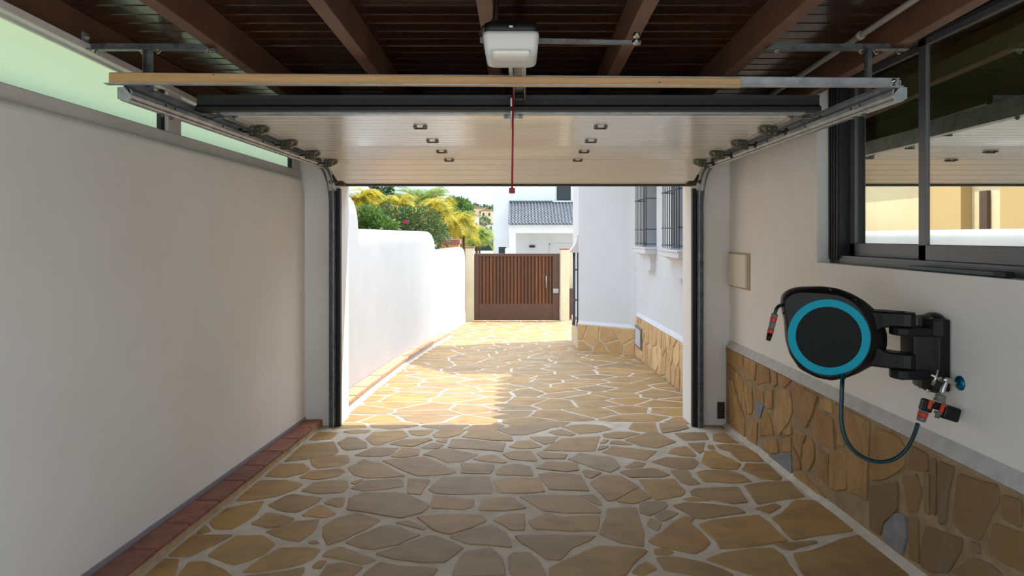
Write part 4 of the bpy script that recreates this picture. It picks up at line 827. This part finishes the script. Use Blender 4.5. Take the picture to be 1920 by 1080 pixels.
# side window guard on the tower: hood and bars seen edge on
g3 = thing('side_window_guard', 'narrow grey iron window guard under a flared hood on the tower corner', 'window guard', (.9, 11.4, .1))
b = MB(); rs = []
for k in range(9):
    t = k/8; d = .02+.115*(t**2.2); z = 1.615-.25*t
    rs.append([(.955, 11.10, z), (.951-d, 11.10, z), (.951-d, 11.36, z), (.955, 11.36, z)])
rs.append([(q[0], q[1], 1.335) for q in rs[-1]])
b.rings(rs, sm=False); b.build('hood', M['trim_grey'], g3)
for x, y in ((.938, 11.12), (.895, 11.16), (.882, 11.26), (.90, 11.36)):
    b = MB(); b.tube([(x, y, 1.34), (x, y, .24), (x-.012, y, .14)], .011, 6); b.build('bar', M['iron'], g3)
for z in (.25, .55, 1.05):
    b = MB(); b.tube([(.955, 11.12, z), (.893, 11.14, z), (.880, 11.26, z), (.955, 11.37, z)], .008, 6); b.build('cross_bar', M['iron'], g3)
b = MB(); b.prism([(.951, 11.12, .02), (.90, 11.12, .14), (.90, 11.12, .17), (.951, 11.12, .17)], (0, .24, 0)); b.build('bracket', M['plaster_out'], g3)

# ------------------------------------------------------------------ OUTSIDE: gate and posts
GY = 16.5
def gx(px): return (px-CX)*GY/F
def gz(py): return EYE-(py-CY)*GY/F
gt = thing('driveway_gate', 'brown driveway gate with vertical wooden louvres between cream posts', 'gate', (gx(969), GY, gz(601)))
b = MB(); x0, x1, z0, z1 = gx(889), gx(1049.5), gz(600.5), gz(475.5); sx0, sx1, sz0, sz1 = gx(898), gx(1036), gz(570), gz(481)
b.box(x0, sx0, GY, GY+.06, z0, z1); b.box(sx1, x1, GY, GY+.06, z0, z1); b.box(sx0, sx1, GY, GY+.06, sz1, z1); b.box(sx0, sx1, GY+.01, GY+.05, z0, sz0); b.box(sx0, sx1, GY, GY+.06, z0, z0+.05)
b.build('frame', M['gate'], gt, bevel=.006)
b = MB(); b.box(sx0, sx1, GY+.05, GY+.056, sz0, sz1); b.build('back_sheet', M['gate'], gt)
n = 21
for k in range(n):
    xa = lerp(sx0, sx1, k/n); xb = lerp(sx0, sx1, (k+1)/n); b = MB(); w = xb-xa
    b.prism([(xa+.004, GY+.040, sz0), (xa+.012, GY+.012, sz0), (xa+w*.6, GY+.012, sz0), (xb-.004, GY+.040, sz0)], (0, 0, sz1-sz0)); b.build('slat', M['slat'], gt)
b = MB(); b.box(gx(1037), gx(1047), GY-.03, GY, gz(549), gz(541)); b.tube([(gx(1038), GY-.04, gz(545)), (gx(1046), GY-.04, gz(545))], .012, 8); b.build('latch', M['steel'], gt)
b = MB(); b.tube([(gx(1024), GY-.03, gz(540)), (gx(1024), GY-.03, gz(517))], .010, 8); b.build('pull_bar', M['steel'], gt)
def post(xa, xb, zb, zt_, label):
    t = thing('gate_post', label, 'gate post', ((xa+xb)/2, GY, zb), 'cream gate posts')
    b = MB(); b.box(xa, xb, GY-.08, GY+.2, zb, zt_); b.build('shaft', M['cream'], t, bevel=.01)
    b = MB(); b.box(xa-.01, xb+.01, GY-.09, GY+.21, zt_, zt_+.03); b.build('cap', M['brick'], t)
post(gx(873), gx(888.5), -.47, gz(465), 'cream gate post with terracotta cap at the end of the white wall')
post(gx(1050.5), gx(1067), -.47, gz(468), 'cream gate post with terracotta cap right of the brown gate')
sg = thing('side_gate', 'small brown gate behind the cream post on the right', 'gate', (1.32, 16.9, -.46))
b = MB(); b.box(1.22, 1.95, 16.85, 16.9, -.44, .26); b.build('sheet', M['gate'], sg); b = MB(); b.box(1.22, 1.95, 16.83, 16.92, .26, .31); b.build('top_rail', M['gate'], sg)
b = MB(); b.box(1.20, 1.34, 17.2, 17.4, -.5, 1.28); b.box(1.34, 3, 17.25, 17.4, -.5, 1.25); b.build('side_wall', M['cream'], kind='structure')
# pillar with brick coping behind the white wall
pc = thing('brick_capped_pillar', 'orange pillar with a brown brick cap behind the white wall', 'pillar', (-1.86, 17.6, -.4))
b = MB(); y = 17.5; x0, x1 = (824-CX)*y/F, (860-CX)*y/F; b.box(x0, x1, y, y+.5, -.5, EYE-(458-CY)*y/F); b.build('shaft', mat('orange_render', C(206, 150, 100), .85), pc)
b = MB(); b.box(x0-.03, x1+.03, y-.03, y+.53, EYE-(458-CY)*y/F, EYE-(448.5-CY)*y/F)
b.build('cap', M['brick'], pc, bevel=.01)

# ------------------------------------------------------------------ OUTSIDE: house across the road
HY, PY = 40., 37.4
hx = lambda px, y: (px-CX)*y/F
hz = lambda py, y: EYE-(py-CY)*y/F
hs = thing('house', 'white house with a charcoal tiled porch roof beyond the gate', 'house', (1.5, HY, -1.5))
b = MB(); b.box(hx(925, HY), 7, HY, HY+9, -1.5, 6.5); b.build('wall', M['plaster_out'], hs)
ze, zt_ = hz(421, PY), hz(381, HY); xe = hx(953, PY)
b = MB(); b.box(xe+.02, 6.5, PY+.15, PY+.4, hz(437, PY), ze-.01); b.box(xe+.02, xe+.28, PY+.4, HY, hz(437, PY), ze-.01); b.box(xe+.05, hx(967, PY), PY+.15, PY+.55, -1.5, hz(437, PY)); b.build('porch', M['plaster_out'], hs)
b = MB(); b.prism([(xe, PY, ze), (xe, HY, ze), (xe, HY, zt_)], (7, 0, 0)); b.build('roof_deck', M['plaster_out'], hs)
b = MB(); cw = .186; nr = 9; x = xe; slope = (zt_-ze)/(HY-PY)
ci = 0
while x < 4.2:
    for r in range(nr):
        ya, yb = lerp(PY-.06, HY, r/nr), lerp(PY-.06, HY, (r+1.25)/nr); rs = []
        for yy, up in ((ya, .14), (yb, .03)):
            zz = ze+(min(yy, HY)-PY)*slope
            rs.append([(x+cw*j/6, yy, zz+up+.055*math.sin(math.pi*2*j/6)) for j in range(7)])
        rs.insert(0, [(q[0], q[1]+.004, q[2]-.10) for q in rs[0]])
        b.rings(rs, closed=False, sm=True)
    x += cw; ci += 1
b.build('roof_tiles', M['roof_far'], hs, kind='stuff')
b = MB(); x = xe
while x < 4.2: b.tube([(x+.02, HY-.05, zt_+.06), (x+cw-.02, HY-.05, zt_+.06)], .085, 8); x += cw
b.build('ridge_tiles', M['roof_tile'], hs, kind='stuff')
b = MB(); b.box(hx(1044, HY), hx(1070, HY), HY-.05, HY+.01, hz(375, HY), hz(345, HY)); f = b.build('window_frame', M['alu_dark'], hs)
b = MB(); b.box(hx(1046, HY), hx(1068, HY), HY-.06, HY-.04, hz(373, HY), hz(347, HY)); b.build('pane', M['dark_glass'], f)
b = MB(); b.box(hx(1036, HY), hx(1084, HY), HY-.14, HY, hz(379, HY), hz(377, HY)); b.build('window_ledge', M['plaster_out'], hs)
b = MB(); b.box(hx(992.5, HY), hx(1003, HY), HY-.12, HY, hz(464, HY), hz(460, HY)); b.build('wall_lamp', M['seal'], hs)
b = MB(); b.box(hx(1030, HY), hx(1031.5, HY), HY-.06, HY, -1, hz(457, HY)); b.box(hx(1030, HY), hx(1084, HY), HY-.06, HY, hz(459, HY), hz(457, HY)); b.build('door_surround', M['plaster_out'], hs)
b = MB(); b.box(hx(935, 34), hx(949, 34), 34, 34.3, -1, hz(463, 34)); b.build('letter_box_cabinet', M['screen'], label='dark cabinet just behind the gate top left', cat='cabinet')
b = MB(); b.box(hx(947, 33), hx(965, 33), 33, 33.2, -1, hz(466, 33)); b.build('low_pillar', M['plaster_out'], label='low white pillar peeking over the gate', cat='pillar')
sc = thing('screened_fence', 'dark screened fence above a low white wall left of the far house', 'fence', (-2, 30, -1))
b = MB(); b.box(hx(880, 30), hx(925, 30), 30, 30.05, hz(470, 30), hz(455, 30)); b.build('screen', M['screen'], sc)
b = MB(); b.box(hx(878, 30), hx(926, 30), 30, 30.2, -1.2, hz(470, 30)); b.build('low_wall', M['plaster_out'], sc)

# ------------------------------------------------------------------ OUTSIDE: neighbour's beige house on the left (seen mirrored in the window)
nb = thing('neighbour_house', 'beige rendered house behind the left boundary wall', 'house', (-7, 14, -.5))
b = MB(); b.box(-8, -4.45, 7.5, 16.8, -.6, 3.4); b.build('wall', M['beige'], nb)
b = MB(); b.box(-4.5, -4.25, 12.4, 13.6, -.6, 3.0); b.build('buttress', M['tan'], nb)
b = MB(); b.box(-4.5, -4.25, 8.0, 9.0, -.6, 3.0); b.build('buttress', M['tan'], nb)
b = MB(); b.box(-4.5, -4.40, 9.3, 11.6, -.6, 2.5); b.build('porch_panel', M['tan'], nb)
b = MB(); b.box(-4.47, -4.38, 11.9, 12.1, .0, 2.4); b.build('shutter', M['gate'], nb)
b = MB(); b.prism([(-8.3, 7.2, 3.4), (-4.0, 7.2, 3.4), (-6.2, 7.2, 4.6)], (0, 9.8, 0)); b.build('roof', M['roof_light'], nb)

# ------------------------------------------------------------------ OUTSIDE: planting
def frond_mesh(L, droop, nl, wl, ll, seed):
    rnd = random.Random(seed); b = MB(); prev = None; pts = []
    for k in range(13):
        t = k/12; pts.append(Vector((L*t*(1-.12*t), 0, L*(.55*t-droop*t*t))))
    b.tube(pts, [.010*(1-.8*k/12)+.002 for k in range(13)], 4)
    for k in range(nl):
        t = .15+.85*k/nl; i = min(int(t*12), 11); p = pts[i].lerp(pts[i+1], t*12-i); tg = (pts[i+1]-pts[i]).normalized()
        for s in (-1, 1):
            l = ll*math.sin(math.pi*(.12+.8*t))*rnd.uniform(.8, 1.15)
            d = (tg*.75+Vector((0, s*.75, rnd.uniform(.05, .3)))).normalized(); e = p+d*l*.55+Vector((0, 0, .02)); g = p+d*l+Vector((0, 0, -.30*l)); w = tg*wl
            b.add([p-w*.4, p+w*.4, e+w*.5, e-w*.5, g], [(0, 1, 2, 3), (3, 2, 4)])
    return b
def palm(name, x, y, z0, zc, n, L, m, label, seed, droop=.75, spread=1.0, nl=30, lw=.022):
    t = thing(name, label, 'palm', (x, y, z0)); rnd = random.Random(seed)
    b = MB()
    for k in range(3):
        a = rnd.uniform(0, 6.28); b.tube([(x+.1*math.cos(a), y+.1*math.sin(a), z0), (x+.05*math.cos(a), y+.05*math.sin(a), zc)], [.05, .03], 6)
    b.build('stem', M['trunk'], t)
    base = []
    for v in range(3):
        b = frond_mesh(L*(.85+.15*v), droop*(.8+.2*v), nl, lw, .34, seed+v)
        me = bpy.data.meshes.new('frond'); me.from_pydata(b.v, [], b.f); me.materials.append(m); me.update(); base.append(me)
    for k in range(n):
        o = bpy.data.objects.new('frond', base[k % 3]); put(o, t, Vector((x+rnd.uniform(-.08, .08), y+rnd.uniform(-.08, .08), zc+rnd.uniform(-.25, .15))))
        o.rotation_euler = (rnd.uniform(-.2, .2), -rnd.uniform(-.2, 1.0)*spread+.15, 2*math.pi*k/n+rnd.uniform(-.3, .3)); s = rnd.uniform(.75, 1.15); o.scale = (s, s, s)
    return t
def bush(name, blobs, m, nleaf, ls, label, cat, seed, z0=-.45):
    rnd = random.Random(seed); b = MB()
    tot = sum(r[3]*r[4]*r[5] for r in blobs)
    for cx, cy, cz, rx, ry, rz in blobs:
        for _ in range(int(nleaf*rx*ry*rz/tot)):
            while True:
                p = Vector((rnd.uniform(-1, 1), rnd.uniform(-1, 1), rnd.uniform(-1, 1)))
                if .35 < p.length < 1: break
            c = Vector((cx+p.x*rx, cy+p.y*ry, cz+p.z*rz)); d = (p.normalized()+Vector((rnd.uniform(-1, 1), rnd.uniform(-1, 1), rnd.uniform(-.6, 1)))).normalized()
            w = d.cross(Vector((rnd.uniform(-1, 1), rnd.uniform(-1, 1), rnd.uniform(-1, 1)))).normalized(); s = ls*rnd.uniform(.6, 1.3)
            b.add([c, c+d*s*.5+w*s*.22, c+d*s, c+d*s*.5-w*s*.22], [(0, 1, 2, 3)])
    cx, cy = blobs[0][0], blobs[0][1]
    t = thing(name, label, cat, (cx, cy, z0))
    b.build('foliage', m, t, kind='stuff')
    s = MB()
    for bx, by, bz, rx, ry, rz in blobs: s.tube([(cx, cy, z0), (lerp(cx, bx, .6), lerp(cy, by, .6), lerp(z0, bz, .6)), (bx, by, bz+rz*.5)], [.06, .04, .015], 6)
    s.build('trunk', M['trunk'], t); return t
def pz(px, py, y): q = P(px, py, y); return q.x, q.y, q.z
def blob(px, py, y, rx, rz): q = P(px, py, y); return (q.x, q.y, q.z, rx, rx*.8, rz)
def clump(px, py, yy, n, L, m, lb, seed, droop=1.0, spread=1.0, lw=.013, nm='areca_palm', zadd=0.):
    x, y, z = pz(px, py, yy); return palm(nm, x, y, zf(yy)-.2, z+zadd, n, L, M[m], lb, seed, droop, spread, 26, lw)
clump(678, 378, 17.6, 46, .50, 'leaf_yellow', 'yellow areca palm beside the tall end of the white wall', 3)
clump(748, 388, 18.2, 46, .46, 'leaf_yellow', 'yellow areca palm in the middle above the stepped white wall', 11)
clump(820, 392, 19.2, 52, .50, 'leaf_yellow', 'bright yellow areca palm drooping above the wall step', 23, 1.15)
clump(866, 418, 20.2, 50, .52, 'leaf_yellow', 'yellow areca palm behind the brick capped pillar', 31, 1.2)
clump(896, 444, 22.0, 40, .45, 'leaf_lime', 'low lime palm in front of the dark screened fence', 37, 1.0)
clump(786, 380, 20.0, 44, .85, 'leaf_lime', 'green palm with upright thin fronds against the sky', 41, .30, .35, .010, 'feather_palm')
dh = bush('dark_hedge', [blob(700, 425, 16.2, .6, .5), blob(740, 422, 16.2, .65, .5), blob(785, 425, 16.4, .65, .48), blob(812, 445, 16.2, .4, .45)], M['leaf_dark'], 6500, .085, 'dark green hedge along the back of the white wall', 'hedge', 2)
bush('glossy_shrub', [blob(690, 414, 15.0, .30, .36), blob(712, 426, 15.0, .40, .22)], M['leaf_mid'], 2000, .10, 'bright green glossy shrub behind the wall beside the yellow palm', 'shrub', 4)
bush('conifer_tree', [blob(716, 352, 20., .34, .62), blob(708, 392, 19.5, .55, .45)], M['leaf_green'], 5200, .10, 'dense green tree behind the leftmost yellow palm', 'tree', 6)
bush('feathery_tree', [blob(864, 396, 24., .42, .46), blob(848, 384, 24., .34, .28), blob(838, 408, 23., .5, .42), blob(872, 420, 23.5, .3, .42)], M['leaf_mid'], 6000, .11, 'mid green feathery tree against the sky left of the far house', 'tree', 8)
bush('low_shrub', [blob(850, 440, 27, .9, .6)], M['leaf_green'], 1800, .11, 'low green shrub behind the brick capped pillar', 'shrub', 19)
bush('backdrop_shrub', [blob(745, 405, 21.5, .8, .5), blob(800, 408, 22, .9, .55), blob(685, 408, 20.5, .7, .6)], M['leaf_green'], 7000, .11, 'green shrubbery filling in behind the palms', 'shrub', 9)
q = P(760, 417, 15.6); b = MB()
for k in range(14):
    r = random.Random(k); c = q+Vector((r.uniform(-.04, .04), r.uniform(-.03, .03), r.uniform(-.04, .04))); b.add([c, c+Vector((.03, -.01, .012)), c+Vector((.01, -.01, .04)), c+Vector((-.02, -.012, .02))], [(0, 1, 2, 3)])
b.build('bougainvillea_bloom', M['flower'], dh, label='small magenta bloom', kind='stuff')
# ------------------------------------------------------------------ distant hill with houses, ground
b = MB(); nx, ny = 60, 14; rnd = random.Random(3)
def hill_z(x, y): return -6+(y-120)*.14+1.6*math.sin(x*.06+1)+1.2*math.sin(x*.17+y*.05)+.8*math.sin(x*.41)
for j in range(ny+1):
    for i in range(nx+1): 
        x, y = -95+i*2.6, 118+j*9; b.v.append(Vector((x, y, min(hill_z(x, y), 12))))
for j in range(ny):
    for i in range(nx): b.face([j*(nx+1)+i, j*(nx+1)+i+1, (j+1)*(nx+1)+i+1, (j+1)*(nx+1)+i], 0, True)
b.build('hill', M['hill'], kind='structure')
for px, py, yy, w, h, m, lb in ((895, 398, 205, 3.6, 2.4, 'beige', 'beige house high on the far hillside under the tree line'), (912, 402, 200, 3.4, 2.2, 'beige', 'second beige house high on the hillside near the white house'), (890, 421, 150, 1.5, 3.6, 'plaster_out', 'tall narrow white house left on the far hillside'), (901, 431, 160, 1.9, 2.4, 'beige', 'small tan house in the middle of the far hillside'), (916, 428, 170, 2.3, 2.0, 'plaster_out', 'low white house on the hillside close to the big white house')):
    c = P(px, py, yy)
    t = thing('hillside_house', lb, 'house', (c.x, yy, c.z-2), 'houses on the far hillside')
    b = MB(); b.box(c.x-w/2, c.x+w/2, yy, yy+3, c.z-3, c.z+h/2); b.build('wall', M[m], t)
    b = MB(); b.prism([(c.x-w/2-.2, yy-.2, c.z+h/2), (c.x+w/2+.2, yy-.2, c.z+h/2), (c.x, yy-.2, c.z+h/2+.7)], (0, 3.4, 0)); b.build('roof', M['roof_light'], t)
    for q in (-.25, .25):
        b = MB(); b.box(c.x+w*q-.25, c.x+w*q+.25, yy-.06, yy, c.z-.4, c.z+.4); b.build('window', M['dark_glass'], t)
for i, (px, py, yy, k, lb) in enumerate(((890, 389, 225, 1.5, 'dark pine at the left of the hill crest'), (907, 391, 240, 1.5, 'dark pine in the middle of the hill crest'), (922, 393, 226, 1.4, 'dark pine at the right of the hill crest'), (907, 413, 158, 2.0, 'dark round tree standing between the hillside houses'), (920, 445, 118, 2.4, 'dark green tree low on the hillside above the fence'))):
    c = P(px, py, yy); s = yy/200; bush('hill_tree', [(c.x, c.y, c.z-.2, k*s, 1.6*s, 1.3*s)], M['leaf_dark'], 320, .6*s, lb, 'tree', 50+i, c.z-2)['group'] = 'trees on the far hillside'
b = MB(); b.box(-3.4, -3.1, 3.9, 7.2, -1.2, 2.5); b.build('added_bounce_wall', M['plaster_out'], kind='structure')  # unseen white wall added outside to throw sunlight onto the frosted panes
b = MB(); b.box(-6, 8, -12, -.6, -.3, .26); b.build('added_bounce_slab', mat('pale_bounce_concrete', C(222, 216, 206), .9, noise=(C(206, 198, 186), 1.2, .4, .7)), kind='structure')  # unseen pale slab added behind the camera to reflect daylight into the garage
b = MB(); b.add([(-300, -60, -1.2), (300, -60, -1.2), (300, 400, -1.2), (-300, 400, -1.2)], [(0, 1, 2, 3)]); b.build('ground', M['ground'], kind='structure')
